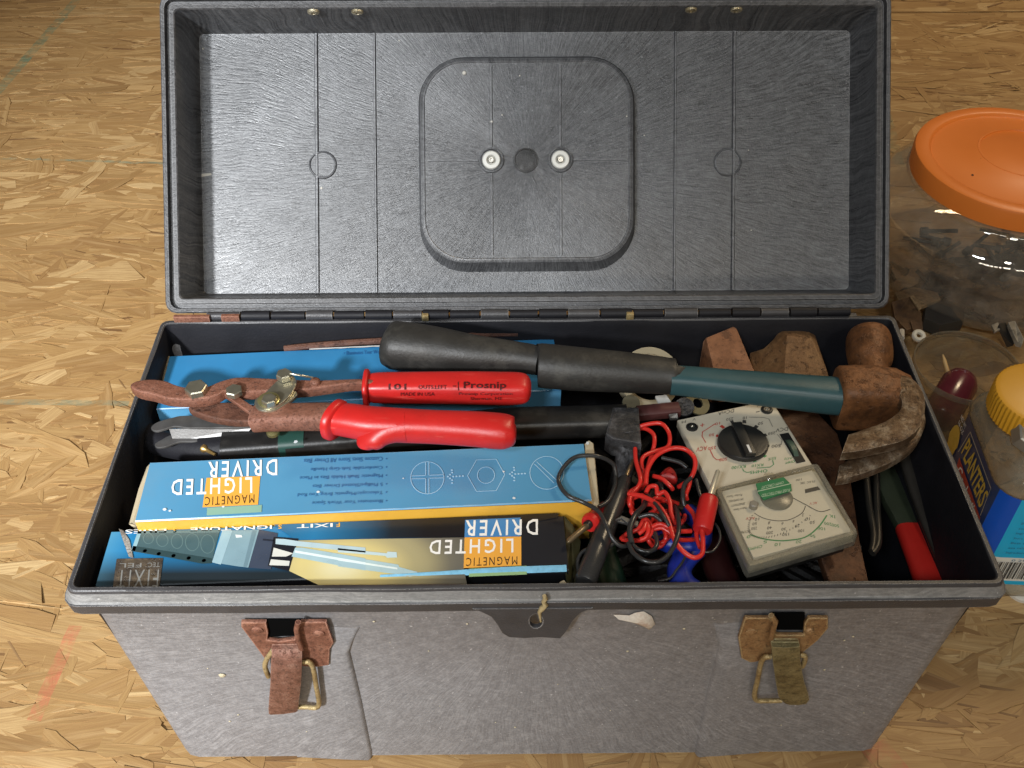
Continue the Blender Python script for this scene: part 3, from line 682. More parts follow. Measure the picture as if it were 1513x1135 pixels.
# keep the carton clear of the front wall
h = HP; h2 = HP+.00008; h3 = HP+.00016
quad(fr, [zA(1120, 600), zA(1513, 592), zB(300, 590), zB(705, 583), zB(700, 755), zB(720, 852), zB(300, 862), zB(-40, 868), zA(1290, 868), zA(1085, 770)], h, 'glow_panel', M_GLOW, ft)
bl_ = NT('blue_fade'); p = bl_.pos(); sx = bl_.n('ShaderNodeSeparateXYZ'); bl_.l(p, sx.inputs[0])
c = bl_.ramp(bl_.math('MULTIPLY_ADD', sx.outputs[0], 4.0, .94), [(.25, (.012, .05, .10)), (.45, (.02, .17, .36)), (.62, (.012, .02, .03)), (.7, (.01, .01, .012))])
quad(fr, [zA(1000, 512), zB(1230, 447), zB(1230, 470), zB(705, 578), zB(0, 592), zA(1120, 598)], h, 'blue_band', bl_.set(c, .3), ft)
quad(fr, [zB(*p) for p in ((1018, 472), (708, 485), (705, 582), (1018, 577))], h2, 'blue_patch', ink('mid_blue_ink', (.06, .22, .48)), ft)
quad(fr, [zB(*p) for p in ((1022, 578), (705, 583), (700, 755), (1022, 740))], h2, 'orange_patch', M_OINK, ft)
quad(fr, [zB(*p) for p in ((1052, 741), (730, 758), (730, 803), (1052, 790))], h2, 'green_patch', M_GINK, ft)
m = MB()
letter(m, fr, 'DRIVER', zB(1115, 480), zB(712, 487), zB(1115, 568), h3, .012)
letter(m, fr, 'LIGHTED', zB(978, 588), zB(512, 598), zB(978, 668), h3, .012)
letter(m, fr, 'IXIT', zA(1330, 503), zA(1130, 510), zA(1330, 524), h3, .01); letter(m, fr, 'IGNATURE', zA(990, 514), zA(535, 529), zA(990, 535), h3, .01); letter(m, fr, 'ERIES', zA(400, 534), zA(170, 540), zA(400, 557), h3, .01)
o = m.build('white_lettering', M_WINK, ft, 0); o['kind'] = 'stuff'
m = MB(); letter(m, fr, 'F', zA(1370, 500), zA(1350, 501), zA(1370, 524), h3, .02); letter(m, fr, 'S', zA(1045, 510), zA(1025, 511), zA(1045, 535), h3, .02); letter(m, fr, 'S', zA(458, 530), zA(436, 531), zA(458, 556), h3, .02)
o = m.build('yellow_lettering', M_YEL, ft, 0); o['kind'] = 'stuff'
m = MB(); letter(m, fr, 'MAGNETIC', zB(1000, 688), zB(715, 697), zB(1000, 735), h3, 0)
o = m.build('dark_lettering', M_DINK, ft, 0); o['kind'] = 'stuff'
quad(fr, [zA(*p) for p in ((382, 698), (122, 703), (100, 868), (360, 868))], h, 'logo_panel', rust('brown_print', (.035, .03, .028), (.07, .055, .042), (.16, .12, .075), .35), ft)
m = MB(); letter(m, fr, 'FIXIT', zA(360, 762), zA(130, 766), zA(352, 862), h2, .0); letter(m, fr, 'TEC', zA(365, 722), zA(300, 724), zA(363, 748), h2, .0); letter(m, fr, 'FEL', zA(262, 726), zA(140, 728), zA(260, 750), h2, .0)
m.f = m.f; o = m.build('logo_lettering', ink('grey_ink', (.20, .20, .19)), ft, 0); o['kind'] = 'stuff'
# printed screwdriver
def pic(zf, pts, col, hh, nm, var=.12, rough=.3): return quad(fr, [zf(*p) for p in pts], hh, nm, plain(nm, col, rough, var=var, nscale=120, bump=0), ft)
pic(zA, [(240, 548), (700, 540), (652, 728), (600, 730), (440, 700), (205, 660)], (.055, .105, .12), h2, 'printed_handle')
pic(zA, [(240, 550), (262, 550), (225, 660), (203, 660)], (.25, .42, .48), h3, 'printed_handle_end')
pic(zA, [(713, 545), (918, 540), (860, 752), (800, 745), (655, 722)], (.20, .32, .38), h2, 'printed_clear_collar')
pic(zA, [(918, 540), (1022, 560), (985, 762), (858, 753)], (.045, .06, .095), h2, 'printed_dark_collar')
pic(zA, [(1000, 580), (1140, 590), (1120, 650), (1085, 772), (968, 742)], (.012, .014, .02), h3, 'printed_socket')
pic(zA, [(1012, 590), (1060, 592), (1140, 604), (1513, 640), (1513, 668), (1130, 632), (1010, 620)], (.42, .56, .62), h3+.00006, 'printed_bit_shank')
pic(zB, [(-3, 643), (270, 672), (275, 662), (325, 665), (328, 695), (272, 697), (262, 686), (-3, 666)], (.48, .62, .66), h3+.00006, 'printed_bit_shank')
pic(zA, [(1120, 640), (1160, 640), (1513, 700), (1513, 768), (1100, 690)], (.36, .52, .58), h3+.00003, 'printed_shaft')
pic(zA, [(1120, 655), (1513, 722), (1513, 736), (1118, 668)], (.70, .82, .84), h3+.00009, 'printed_shaft_shine')
pic(zB, [(-3, 680), (335, 735), (340, 748), (400, 765), (440, 775), (442, 795), (400, 803), (335, 790), (-3, 745)], (.40, .55, .58), h3, 'printed_shaft')
pic(zB, [(-3, 700), (330, 752), (330, 762), (-3, 712)], (.72, .82, .80), h3+.00006, 'printed_shaft_shine')
for pts in ([(1000, 640), (1110, 672), (1070, 690), (990, 690)], [(985, 705), (1090, 715), (1085, 742), (975, 738)]): pic(zA, pts, (.62, .64, .60), h3+.00006, 'printed_bit')
pic(zA, [(205, 658), (215, 630), (655, 700), (652, 728), (600, 730), (440, 700)], (.026, .055, .062), h3, 'printed_handle_shade')
pic(zA, [(240, 548), (700, 540), (697, 556), (240, 562)], (.10, .17, .185), h3, 'printed_handle_light')
pic(zA, [(713, 545), (770, 544), (705, 735), (655, 722)], (.30, .45, .52), h3, 'printed_collar_shine')
pic(zA, [(880, 545), (905, 545), (850, 748), (830, 748)], (.14, .23, .28), h3, 'printed_collar_shade')
pic(zA, [(785, 567), (820, 570), (826, 582), (790, 585)], (.66, .74, .75), h3+.00006, 'printed_glint')
pic(zA, [(940, 590), (1000, 596), (998, 606), (938, 600)], (.02, .025, .04), h3, 'printed_slot')
m = MB()
for cx, cy, rx, ry in ((300, 590, 28, 28), (378, 600, 32, 34), (460, 605, 32, 40), (545, 610, 38, 48), (630, 620, 38, 52)):
    stroke(m, fr, [fr.px(*zA(cx+rx*math.cos(2*math.pi*k/18), cy+ry*math.sin(2*math.pi*k/18)), h3) for k in range(18)], .0005, h3, True)
    q = fr.px(*zA(cx-20, cy+ry+40), h3); slab(fr, [circ(*q, .0012, 8)], h3, 0, 0, m)
o = m.build('printed_grip_rings', ink('teal_ink', (.10, .17, .18)), ft, 0); o['kind'] = 'stuff'
m = MB(); fq = [fr.px(*zA(*p), h3) for p in ((135, 535), (160, 545), (195, 600), (215, 700), (190, 690), (165, 620))]
slab(fr, [fq], h3, 0, 0, m).build('torn_crease', rust('torn_card', (.16, .12, .09), (.32, .3, .27), (.45, .45, .42), .8, 0, 160), ft, 0)
m = MB(); n = 30; q0, q1 = fr.px(*zB(-100, 866)), fr.px(*zB(1235, 822))
rows = []
for k in range(n+1):
    x = fr.px(*zB(230, 860))[0]+(L-.001-fr.px(*zB(230, 860))[0])*k/n
    rows.append([fr(x, -.0012, .0002), fr(x, .0008, HP+.0004), fr(x, .0030*min(1, .2+k/n*1.2), HP+.0003+.0002*noise.noise(Vector((x*200, 0, 0))))])
m.loft(rows, False, False, closed=False); m.build('worn_edge', plain('pale_blue_edge', (.22, .52, .74), .3, var=.3, nscale=300), ft, 40)
flap([(833, 762, .2020), (846, 775, .1985), (858, 800, .193), (850, 868, .190), (838, 866, .2005)], 'end_flap', plain('olive_card', (.045, .045, .02), .4), ft)
flap([(826, 861, .2035), (833, 857, .2045), (837, 862, .2035), (832, 866, .2025)], 'worn_corner', M_CARD, ft)
# back carton
M_BLB = plain('deep_blue_card', (.030, .19, .40), .35, var=.25, nscale=22, bump=.03)
bk, fr, L, w = card_box('carton', 'deeper blue carton lying behind the snips, half hidden by hammer grip', .195, (251, 526), (818, 500), (244, 604), .034, M_BLB, M_BLUEB, GRP)
m = MB(); letter(m, fr, '\u2022 Illuminates Your Work', (508, 524.5), (566, 522), (508, 519), HP, 0); m.build('blue_lettering', ink('dim_blue_ink', (.02, .10, .30)), bk, 0)['kind'] = 'stuff'
m = MB()
rows = [[fr(x, w-.0012-.0006*noise.noise(Vector((x*300, 0, 0))), .0009), fr(x, w-.0002, .0011), fr(x, w+.0004, -.0004)] for x in [L*(.36+.22*k/16) for k in range(17)]]
m.loft(rows, False, False, closed=False); m.build('worn_edge', ink('bare_card', (.5, .5, .48), .8), bk, 0)
flap([(251, 527, .194), (240, 531, .190), (240, 570, .184), (243, 600, .184), (244, 603, .194)], 'end_flap', M_CARD, bk)
flap([(818, 500, .1945), (825, 503, .192), (822, 512, .188), (818, 515, .188)], 'end_flap', M_CARD, bk)

# ------------------------------------------------------------------ aviation snips
M_SN = rust('brown_oxide_steel', (.15, .06, .036), (.23, .095, .06), (.28, .13, .088), .5, .2, 110, .8)
M_SND = rust('dark_oxide_steel', (.075, .03, .02), (.12, .05, .03), (.18, .08, .05), .6, .1, 60)
M_RED = plain('red_vinyl', (.52, .016, .014), .38, var=.14, nscale=45, bump=.14, dirt=.35, dirtcol=(.22, .02, .015))
M_ZN = plain('zinc_plate', (.50, .48, .38), .32, .9, var=.2, nscale=160, bump=.1)
M_ZY = plain('yellow_zinc', (.52, .48, .22), .3, .85, var=.25, nscale=160)
snip = thing('tin_snips', 'rusty tin snips with two red vinyl grips lying across the cartons', 'tin snips', P(480, 600, .205))
def plate(pts, z, th, nm, m, root, bev=.0008, smooth=0, label=None):
    fr = HF(z); q = pxs(fr, pts)
    if smooth: q = [(p.x, p.y) for p in cr([Vector((x, y, 0)) for x, y in q], smooth, True)]
    return slab(fr, [q], 0, th, bev).build(nm, m, root, 40, label)
plate([(192, 570), (200, 563), (220, 560), (243, 562), (262, 569), (283, 573), (305, 571), (325, 563), (350, 557), (385, 558), (430, 560), (475, 561), (545, 559), (548, 566), (520, 566), (475, 572), (440, 576), (385, 578), (350, 579), (333, 577), (322, 583), (300, 589), (272, 590), (245, 588), (225, 582), (205, 578)], .2275, .0075, 'upper_jaw', M_SN, snip, .0012, 3)
plate([(278, 602), (300, 596), (340, 594), (372, 598), (392, 606), (395, 622), (370, 622), (345, 622), (318, 618), (297, 612)], .2185, .0055, 'lower_jaw', M_SND, snip, .001, 3)
m = MB(); pts = [P(u, v, z) for u, v, z in ((378, 618, .220), (400, 617, .2225), (440, 616, .225), (480, 616, .228), (505, 617, .230))]
m.tube(pts, [.0085, .0082, .0080, .0082, .0085], 20, (0, 0, 1), .0066, 3.2); m.build('lower_arm', M_SN, snip, 50)
plate([(333, 578), (344, 580), (380, 604), (382, 612), (372, 612), (352, 598), (332, 584)], .2245, .0030, 'link_plate', M_SN, snip, .0006)
plate([(383, 590), (390, 582), (410, 562), (428, 553), (437, 560), (436, 572), (425, 588), (408, 600), (392, 601), (383, 597)], .2330, .0020, 'catch_plate', M_ZN, snip, .0004, 3, 'dull zinc catch plate')
plate([(376, 594), (383, 586), (418, 576), (437, 578), (437, 586), (420, 598), (405, 606), (388, 606), (379, 602)], .2310, .0022, 'lower_catch', M_ZN, snip, .0004, 3)
fr = HF(.2335); c = fr.px(397, 592); MB().lathe(fr, [(.0062, 0), (.0065, .0008), (.0055, .0014), (.002, .0014)], 20, *c).build('washer', M_ZY, snip, 40)
for u, v, z, r, hh in ((289, 571, .2275, .0068, .0042), (345, 575, .2275, .0052, .0036), (397, 588, .2345, .0045, .0040), (419, 551, .2335, .0047, .0040)):
    fr = HF(z); c = fr.px(u, v, hh); MB().hexa(fr, r, 0, hh, *c, .3+u).build('bolt', M_ZN, snip, 25)
fr = HF(.2275); c = fr.px(465, 561, .003); MB().lathe(fr, [(.0032, 0), (.0032, .0018), (.0022, .0030), (.0005, .0034)], 14, *c).build('rivet', M_SN, snip, 50)
MB().tube(cr([P(421, 550, .2368), P(435, 553, .237), P(450, 556, .235), P(462, 558, .232)], 4), .0006, 6).build('spring_wire', M_ZN, snip, 60)
fr = HF(.2125); MB().lathe(fr, [(.004, -.002), (.004, 0), (.002, .001)], 12, *fr.px(403, 637)).build('nut', M_ZY, snip, 40)
# grips
def grip(rows, nm, ex=2.6, n=5):
    pts = [P(u, v, z) for u, v, z, *_ in rows]; k = len(rows)
    sp = cr(pts, n); ra = cr([Vector((r[3], r[4], 0)) for r in rows], n)
    return MB().tube(sp, [q.x for q in ra], 24, (0, 0, 1), [q.y for q in ra], ex).build(nm, M_RED, snip, 60)
g1 = grip([(543, 574, .219, .0075, .0075), (560, 573, .2195, .0085, .0080), (600, 573, .2195, .0088, .0082), (680, 573, .2195, .0093, .0083), (740, 574, .2195, .0096, .0083), (768, 574, .2195, .0092, .0080), (779, 574, .2195, .0078, .0066), (784, 574, .2195, .0045, .0038), (785, 574, .2195, .001, .001)], 'upper_grip', 3.4)
m = MB(); fl_ = [P(u, v, z) for u, v, z in ((531, 547, .2230), (537, 556, .2240), (541, 575, .2235), (542, 596, .2200))]
m.tube(cr([P(538, 573.5, .2195), P(542, 573.5, .2195), P(546, 573.5, .2195)], 3), [.0100, .0108, .0110, .0110, .0110, .0106, .0098], 24, (0, 0, 1), [.0092, .0100, .0102, .0102, .0102, .0098, .0090], 3.0); m.build('collar', M_RED, g1, 50)
g2 = grip([(496, 619, .2305, .0092, .0085), (520, 622, .2310, .0098, .0090), (545, 626, .2310, .0100, .0092), (575, 628, .2310, .0098, .0092), (640, 631, .2310, .0094, .0090), (700, 634, .2310, .0100, .0092), (735, 637, .2310, .0104, .0092), (750, 638, .2310, .0100, .0084), (758, 639, .2310, .0085, .0068), (762, 639, .2310, .0045, .0035), (763, 639, .2310, .001, .001)], 'lower_grip', 2.5)
m = MB(); ax = (P(520, 622, .231)-P(496, 619, .2305)).normalized(); o_ = P(496, 621, .2305)
tilt = (ax+Vector((0, -.30, 0))).normalized()
m.tube([o_-tilt*.0030, o_-tilt*.0022, o_+tilt*.0010, o_+tilt*.0024], [.0105, .0122, .0122, .0108], 26, (0, 0, 1), [.0098, .0112, .0112, .0100], 2.4); m.build('collar', M_RED, g2, 60)
m = MB(); sp = cr([P(600, 629, .2315), P(580, 631, .2310), P(562, 637, .2295), P(549, 647, .2270), P(542, 657, .2240), P(540, 664, .2220)], 5)
k = len(sp); m.tube(sp, [.0098-.0006*(i/(k-1)) if i < k*.55 else .0094-.0068*((i/(k-1)-.55)/.45)**1.6 for i in range(k)], 18, (0, 0, 1), [.0089-.0045*(i/(k-1))**1.3 for i in range(k)], 2.2); m.build('finger_guard', M_RED, g2, 60)
# print on the upper grip, wrapped onto its rounded flank
U0, U1 = P(560, 573, .2195), P(770, 574, .2195)
def on_grip(u, v):
    k = ray(u, v); best = None
    for i in range(160):
        z = .2300-.0001*i; q = CAM+k*((z-CAM.z)/k.z); t_ = min(max((q.x-U0.x)/(U1.x-U0.x), 0), 1)
        rx, ry = .0086+.0010*t_, .0081+.0002*t_; cy = U0.y+(U1.y-U0.y)*t_
        if abs((q.y-cy)/rx)**3.4+abs((q.z-.2195)/ry)**3.4 <= 1.06: return q-k*.0007
    return P(u, v, .2195)-k*.012
m = MB()
def gp(t, x0, x1, y0, y1, b):
    vs, fs = text_mesh(t, b); m.add([on_grip(x0+(x1-x0)*x, y1+(y0-y1)*y) for x, y in vs], fs)
gp('101', 574, 600, 567, 576, .01); gp('OUTS.LEFT', 618, 660, 569, 575, 0); gp('Prosnip', 685, 748, 564, 577, .02); gp('MADE IN USA', 592, 642, 580, 585, 0)
gp('Prosnip Corporation', 678, 757, 580, 585, 0); gp('Sherman, ME', 695, 742, 587, 592, 0); gp('-|', 669, 678, 564, 577, 0)
m.build('printed_lettering', ink('black_ink', (.07, .008, .008)), g1, 0)['kind'] = 'stuff'

# ------------------------------------------------------------------ claw hammer
M_RUB = plain('black_rubber', (.024, .023, .021), .5, var=.4, nscale=60, bump=.3, dirt=.4, dirtcol=(.11, .105, .09))
M_TEAL = plain('teal_paint', (.032, .088, .102), .40, var=.35, nscale=40, bump=.08, dirt=.35, dirtcol=(.02, .05, .05))
M_HR = rust('orange_rust', (.07, .03, .013), (.19, .078, .027), (.27, .12, .048), .52, .25, 45)
M_HC = rust('worn_claw_steel', (.08, .045, .022), (.20, .13, .075), (.42, .35, .26), .42, .55, 130)
ham = thing('claw_hammer', 'rusty claw hammer with teal handle and black rubber grip', 'hammer', P(900, 550, .20))
rows = [(571, 509, .2180, .001), (572, 509, .218, .0110), (575, 509.5, .218, .0146), (590, 511, .218, .0158), (640, 516, .2185, .0147), (700, 523, .2190, .0122), (750, 527, .2190, .0105), (785, 531, .2190, .0096), (797, 533, .2190, .0094)]
def hax(rows, nm, m, sc=1.0, ex=2.2, root=ham, flat=.95, n=4):
    sp = cr([P(u, v, z) for u, v, z, r in rows], n); ra = cr([Vector((r[3], 0, 0)) for r in rows], n)
    return MB().tube(sp, [max(q.x, .0005)*sc for q in ra], 24, (0, 0, 1), [max(q.x, .0005)*sc*flat for q in ra], ex).build(nm, m, root, 60)
gr = hax(rows, 'rear_grip', M_RUB)
hax([(794, 540, .2190, .0115), (797, 540, .2190, .0134), (803, 540.5, .219, .0140), (850, 545, .219, .0138), (920, 550, .2185, .0128), (980, 555, .218, .0116), (996, 556.5, .218, .0112), (998, 556.5, .218, .0095)], 'front_grip', M_RUB)
m = MB()
for k in range(46):
    u = 600+k*8.2
    if 780 < u < 812: continue
    cv = 500+(u-600)*.115+(8 if u > 800 else 0); c = P(u, cv+3*math.sin(k*1.7), .2325 if u < 800 else .2325); r_ = .0145-.004*min(1, abs(u-600)/190) if u < 800 else .0134-.0018*(u-800)/200
    pc = P(u, cv, .218+r_*.80); m.add([pc+Vector((x, y, .0012+.0002*k/46)) for x, y in ((-.0006, -.0003), (.0006, -.0004), (.0005, .0004), (-.0005, .0003))], [[0, 1, 2, 3]])
hnd = hax([(990, 562, .218, .0085), (1010, 563, .218, .0087), (1080, 570, .2175, .0093), (1160, 578, .217, .0101), (1225, 584.5, .2165, .0108), (1246, 586, .2165, .0108)], 'handle', M_TEAL, 1, 3.0)
# head
hd = MB(); hc = lambda u, v, z=.2165: P(u, v, z)
sp = [hc(1236, 582), hc(1240, 582), hc(1262, 582), hc(1290, 582), hc(1318, 584), hc(1336, 588), hc(1348, 592)]
hd.tube([p-Vector((0, 0, .0035)) for p in sp], [.0134, .0142, .0146, .0146, .0142, .0128, .0085], 32, (0, 0, 1), [.0168, .0180, .0184, .0180, .0172, .0145, .009], 5.0)
head = hd.build('head', M_HR, ham, 60)
fr_ = [(1296, 578, .0105), (1292, 562, .0100), (1289, 549, .0098), (1287, 541, .0112), (1286, 534, .0134), (1285, 522, .0144), (1284, 510, .0144), (1283.5, 500, .0138), (1283, 498, .0110), (1283, 496.5, .0005)]
sp = [hc(u, v, .2165) for u, v, r in fr_]
MB().tube(cr(sp, 3), [max(.0005, q.x) for q in cr([Vector((r, 0, 0)) for _, _, r in fr_], 3)], 28, (0, 0, 1)).build('poll', M_HR, head, 60)
def prong(outer, inner, zs, th, nm):
    rows = []
    for (ou, ov), (iu, iv), z in zip(outer, inner, zs):
        a, b_ = P(ou, ov, z), P(iu, iv, z)
        rows.append([a, a.lerp(b_, .12)+Vector((0, 0, .0012)), a.lerp(b_, .5)+Vector((0, 0, .0016)), a.lerp(b_, .9)+Vector((0, 0, .0009)), b_, b_-Vector((0, 0, th*.9)), a.lerp(b_, .5)-Vector((0, 0, th*1.1)), a-Vector((0, 0, th*.8))])
    n = 3; cols = list(zip(*rows)); cc = [cr(list(c), n) for c in cols]
    return MB().loft([list(r) for r in zip(*cc)]).build(nm, M_HC, head, 50)
prong([(1322, 553), (1345, 558), (1361, 575), (1367, 600), (1359, 630), (1336, 650), (1300, 660), (1265, 667), (1244, 669)],
      [(1300, 566), (1318, 574), (1330, 586), (1333, 600), (1324, 613), (1304, 625), (1281, 633), (1265, 639), (1254, 642)],
      [.2275, .2280, .2280, .2272, .2262, .2250, .2235, .2225, .2220], .0080, 'claw')
prong([(1335, 585), (1356, 598), (1366, 612), (1366, 632), (1350, 660), (1318, 682), (1282, 697), (1256, 705), (1237, 708)],
      [(1300, 600), (1322, 606), (1334, 622), (1330, 640), (1314, 653), (1292, 664), (1270, 673), (1252, 681), (1240, 688)],
      [.2120, .2120, .2120, .2110, .2100, .2090, .2080, .2075, .2070], .0070, 'claw')

# ------------------------------------------------------------------ hacksaw, bracket and small metal bits
M_FR = plain('dark_frame_paint', (.016, .0155, .015), .38, .2, var=.35, nscale=60, bump=.15, dirt=.4, dirtcol=(.10, .095, .085))
M_GRYM = rust('scraped_grey_casting', (.022, .022, .024), (.055, .056, .06), (.15, .15, .16), .5, .3, 120)
saw = thing('hacksaw', 'dark hacksaw frame with a scraped grey corner bracket, behind the sky blue carton', 'hacksaw', P(760, 640, .15))
m = MB(); m.tube([P(330, 662, .196), P(500, 650, .197), P(760, 626, .198), P(926, 622, .198)], .0095, 16, (0, 0, 1), .008, 4.0); m.build('frame_bar', M_FR, saw, 50)
plate([(905, 601), (944, 601), (947, 640), (948, 655), (905, 648), (895, 640)], .2065, .016, 'corner_bracket', M_GRYM, saw, .0015)
m = MB(); m.tube(cr([P(925, 640, .200), P(926, 665, .193), P(918, 705, .178), P(908, 745, .160)], 4), .0088, 14, (1, 0, 0), .0060, 3.5); m.build('bracket_arm', M_GRYM, saw, 50)
m = MB(); m.tube(cr([P(212, 668, .150), P(203, 645, .168), P(210, 640, .18), P(240, 655, .186), P(300, 664, .192), P(345, 662, .195)], 5), .0085, 12); m.build('handle_loop', M_IN, saw, 60)
m = MB(); m.tube([P(415, 655, .1965), P(452, 652, .1968)], .0101, 16, (0, 0, 1), .0086, 4.0); m.build('tape_band', plain('dark_green_tape', (.012, .05, .04), .5), saw, 40)
M_BR = plain('dull_steel', (.20, .198, .195), .48, .8, var=.3, nscale=90, bump=.15, dirt=.25, dirtcol=(.1, .07, .05))
brk = thing('steel_bracket', 'bright steel channel bracket with two rounded ears under the snip jaws', 'bracket', P(300, 645, .18))
def earplate(pts, z, nm):
    fr = HF(z); q = [(p.x, p.y) for p in cr([Vector((*fr.px(*t), 0)) for t in pts], 4, True)]
    return slab(fr, [q], 0, .0016, .0003).build(nm, M_BR, brk, 40)
earplate([(223, 632), (232, 624), (255, 617), (275, 614), (340, 615), (378, 622), (380, 630), (330, 632), (280, 632), (258, 630), (243, 634), (230, 637)], .2065, 'ear')
earplate([(229, 656), (238, 650), (256, 642), (290, 642), (345, 645), (345, 654), (290, 653), (265, 653), (245, 660), (232, 661)], .200, 'ear')
q = [P(250, 634, .2055), P(372, 632, .2055), P(352, 655, .1985), P(256, 652, .1985)]
m = MB(); m.loft([q, [p+Vector((0, .0012, -.001)) for p in q]]); m.build('web', M_BR, brk, 0)
M_BRASS = plain('brass', (.50, .33, .12), .35, .85, var=.25, nscale=200)
for (a, b_), lab in ((((300, 662), (318, 672)), 'small brass screw nearest the carton, in the dark gap by the hacksaw'), (((318, 658), (334, 664)), 'small brass screw pointing at the tape band, in the dark gap')):
    A, B = P(*a, .199), P(*b_, .199); d_ = (B-A).normalized()
    r_ = thing('brass_screw', lab, 'screw', A, 'loose brass screws')
    MB().tube([A, A+d_*.0016, A+d_*.0035], [.0026, .0026, .0012], 10).build('screw_head', M_BRASS, r_, 40)
    MB().tube([A+d_*.0030, B], [.0013, .0009], 8).build('shank', M_BRASS, r_, 40)
rod = MB().tube(cr([P(420, 515, .196), P(520, 506, .198), P(640, 500, .199), P(720, 494, .199), P(765, 493, .199)], 4), .0022, 8).build('rusty_rod', M_SND)
tag(rod, 'thin rust-brown rod behind the deeper blue carton along the back wall', 'rod')
# roll of masking tape
rl = thing('tape_roll', 'cream masking tape roll peeping out behind the rubber hammer grip', 'tape roll', P(968, 545, .17))
TR = Frame(P(958, 560, .186), (1, .15, 0), (-.10, .8, .62)); M_TAPE = plain('cream_tape', (.50, .44, .30), .6, var=.12, nscale=90, bump=.2)
ro, ri = .0205, .0160
m = MB(); m.lathe(TR, [(ri, -.006), (ro, -.006), (ro, .006), (ri, .006), (ri, -.006)], 40, 0, 0, False, False); m.build('tape', M_TAPE, rl, 40)
m = MB(); m.lathe(TR, [(ri-.001, -.0058), (ri-.0001, -.0058), (ri-.0001, .0058), (ri-.001, .0058), (ri-.001, -.0058)], 40, 0, 0, False, False); m.build('core', M_CARD, rl, 40)
# loose bits under the hammer
def disc(u, v, z, r, tilt, lab, mm, hole_=True):
    n = Vector((math.sin(tilt), -.35, 1)); fr = Frame(P(u, v, z), Vector((1, 0, -n.x/n.z)), Vector((0, 1, .35)))
    prof = [(r*.42, 0), (r, 0), (r, .0014), (r*.42, .0014), (r*.42, 0)] if hole_ else [(r*.9, 0), (r, .0005), (r*.95, .0016), (.0003, .0016)]
    o = MB().lathe(fr, prof, 22, 0, 0, not hole_, False).build('steel_washer' if hole_ else 'metal_cap', mm, None, 40)
    tag(o, lab, 'washer' if hole_ else 'cap'); return o
disc(1030, 597, .186, .0082, .3, 'dull olive washer in the dark just under the teal hammer handle', plain('olive_metal', (.16, .15, .09), .5, .5))
disc(1011, 602, .190, .0065, -.1, 'small dark grey cap between the hammer handle and the multimeter corner', M_GRYM, False)
disc(932, 597, .190, .0060, .1, 'dark olive cap beside the grey hacksaw bracket', plain('olive_cap', (.07, .068, .045), .5), False)
fr = Frame(P(981, 590, .194), P(996, 598, .192)-P(975, 592, .195), Vector((0, 1, .3)))
q = [P(968, 585, .196), P(985, 583, .1965), P(996, 600, .190), P(976, 602, .189)]
m = MB(); m.loft([q, [p+Vector((0, .0003, -.002)) for p in q]]); tag(m.build('plastic_clip', plain('white_plastic', (.5, .5, .47), .4, var=.2), None, 0, bevel=.0004), 'white plastic clip standing just below the front hammer grip', 'clip')
m = MB(); m.tube([P(942, 611, .192), P(1003, 605, .192)], .0050, 12, (0, 0, 1), .0040, 3); tag(m.build('knife_scale', plain('maroon_scale', (.09, .03, .028), .45, dirt=.4), None, 40), 'dull maroon bar in the dark beside the grey bracket', 'bar')
q = [P(988, 612, .1955), P(1001, 610, .1955), P(1002, 618, .193), P(990, 618, .193)]
m = MB(); m.loft([q, [p-Vector((0, 0, .002)) for p in q]]); tag(m.build('steel_tab', M_BR, None, 0, bevel=.0003), 'small bright steel tab above the red wire loops', 'tab')
# rusty lumps behind the handle
def lump(pts, z, th, nm, m_, lab, cat, bev=.0018, tilt=0):
    fr = Frame(P(*pts[0], z), (1, 0, 0), (0, math.cos(tilt), math.sin(tilt))); q = pxs(fr, pts)
    return tag(slab(fr, [q], 0, th, bev).build(nm, m_, None, 35), lab, cat)
M_RL = rust('flat_orange_rust', (.17, .065, .028), (.27, .115, .05), (.34, .16, .08), .7, 0, 40)
M_RL2 = rust('brown_orange_rust', (.12, .06, .025), (.20, .105, .045), (.28, .16, .07), .55, .2, 60)
def facets(vs, fs, depth, nm, m_, lab, cat):
    v = [P(*q) for q in vs]; n = len(v); rim = fs[-1]
    m = MB(); m.add(v+[p-Vector((0, 0, depth)) for p in v], fs[:-1]+[[rim[i], rim[i]+n, rim[(i+1) % len(rim)]+n, rim[(i+1) % len(rim)]] for i in range(len(rim))])
    return tag(m.build(nm, m_, None, 12, bevel=.0009), lab, cat)
facets([(1039, 504, .196), (1043, 499, .202), (1084, 482, .205), (1089, 486, .204), (1118, 556, .192), (1058, 560, .192), (1050, 556, .188)],
       [[1, 2, 3, 4, 5], [0, 1, 5, 6], [0, 6, 5, 4, 3, 2, 1]], .022, 'steel_wedge', M_RL, 'orange rusty steel wedge with a slanted top behind the hammer handle', 'wedge')
facets([(1108, 521, .188), (1128, 515, .192), (1141, 503, .196), (1153, 488, .200), (1163, 485, .201), (1193, 485, .200), (1204, 492, .197), (1209, 510, .196), (1224, 552, .190), (1226, 566, .188), (1158, 566, .196), (1110, 566, .184), (1200, 500, .200), (1163, 496, .203)],
       [[0, 1, 2, 3, 13, 10, 11], [3, 4, 5, 12, 13], [13, 12, 8, 9, 10], [5, 6, 7, 8, 12], [0, 11, 10, 9, 8, 7, 6, 5, 4, 3, 2, 1]], .024, 'axe_head', M_RL2, 'brown rusty ridged steel head between the wedge and the hammer face', 'tool head')
lump([(1118, 590), (1200, 600), (1238, 640), (1256, 700), (1264, 750), (1271, 800), (1286, 866), (1228, 870), (1205, 800), (1170, 720), (1140, 660)], .172, .008, 'steel_bar', rust('dark_brown_rust', (.06, .025, .012), (.10, .042, .018), (.15, .065, .03), .6, .2, 40), 'long dark brown rusty bar passing under the multimeter', 'bar', .0015)
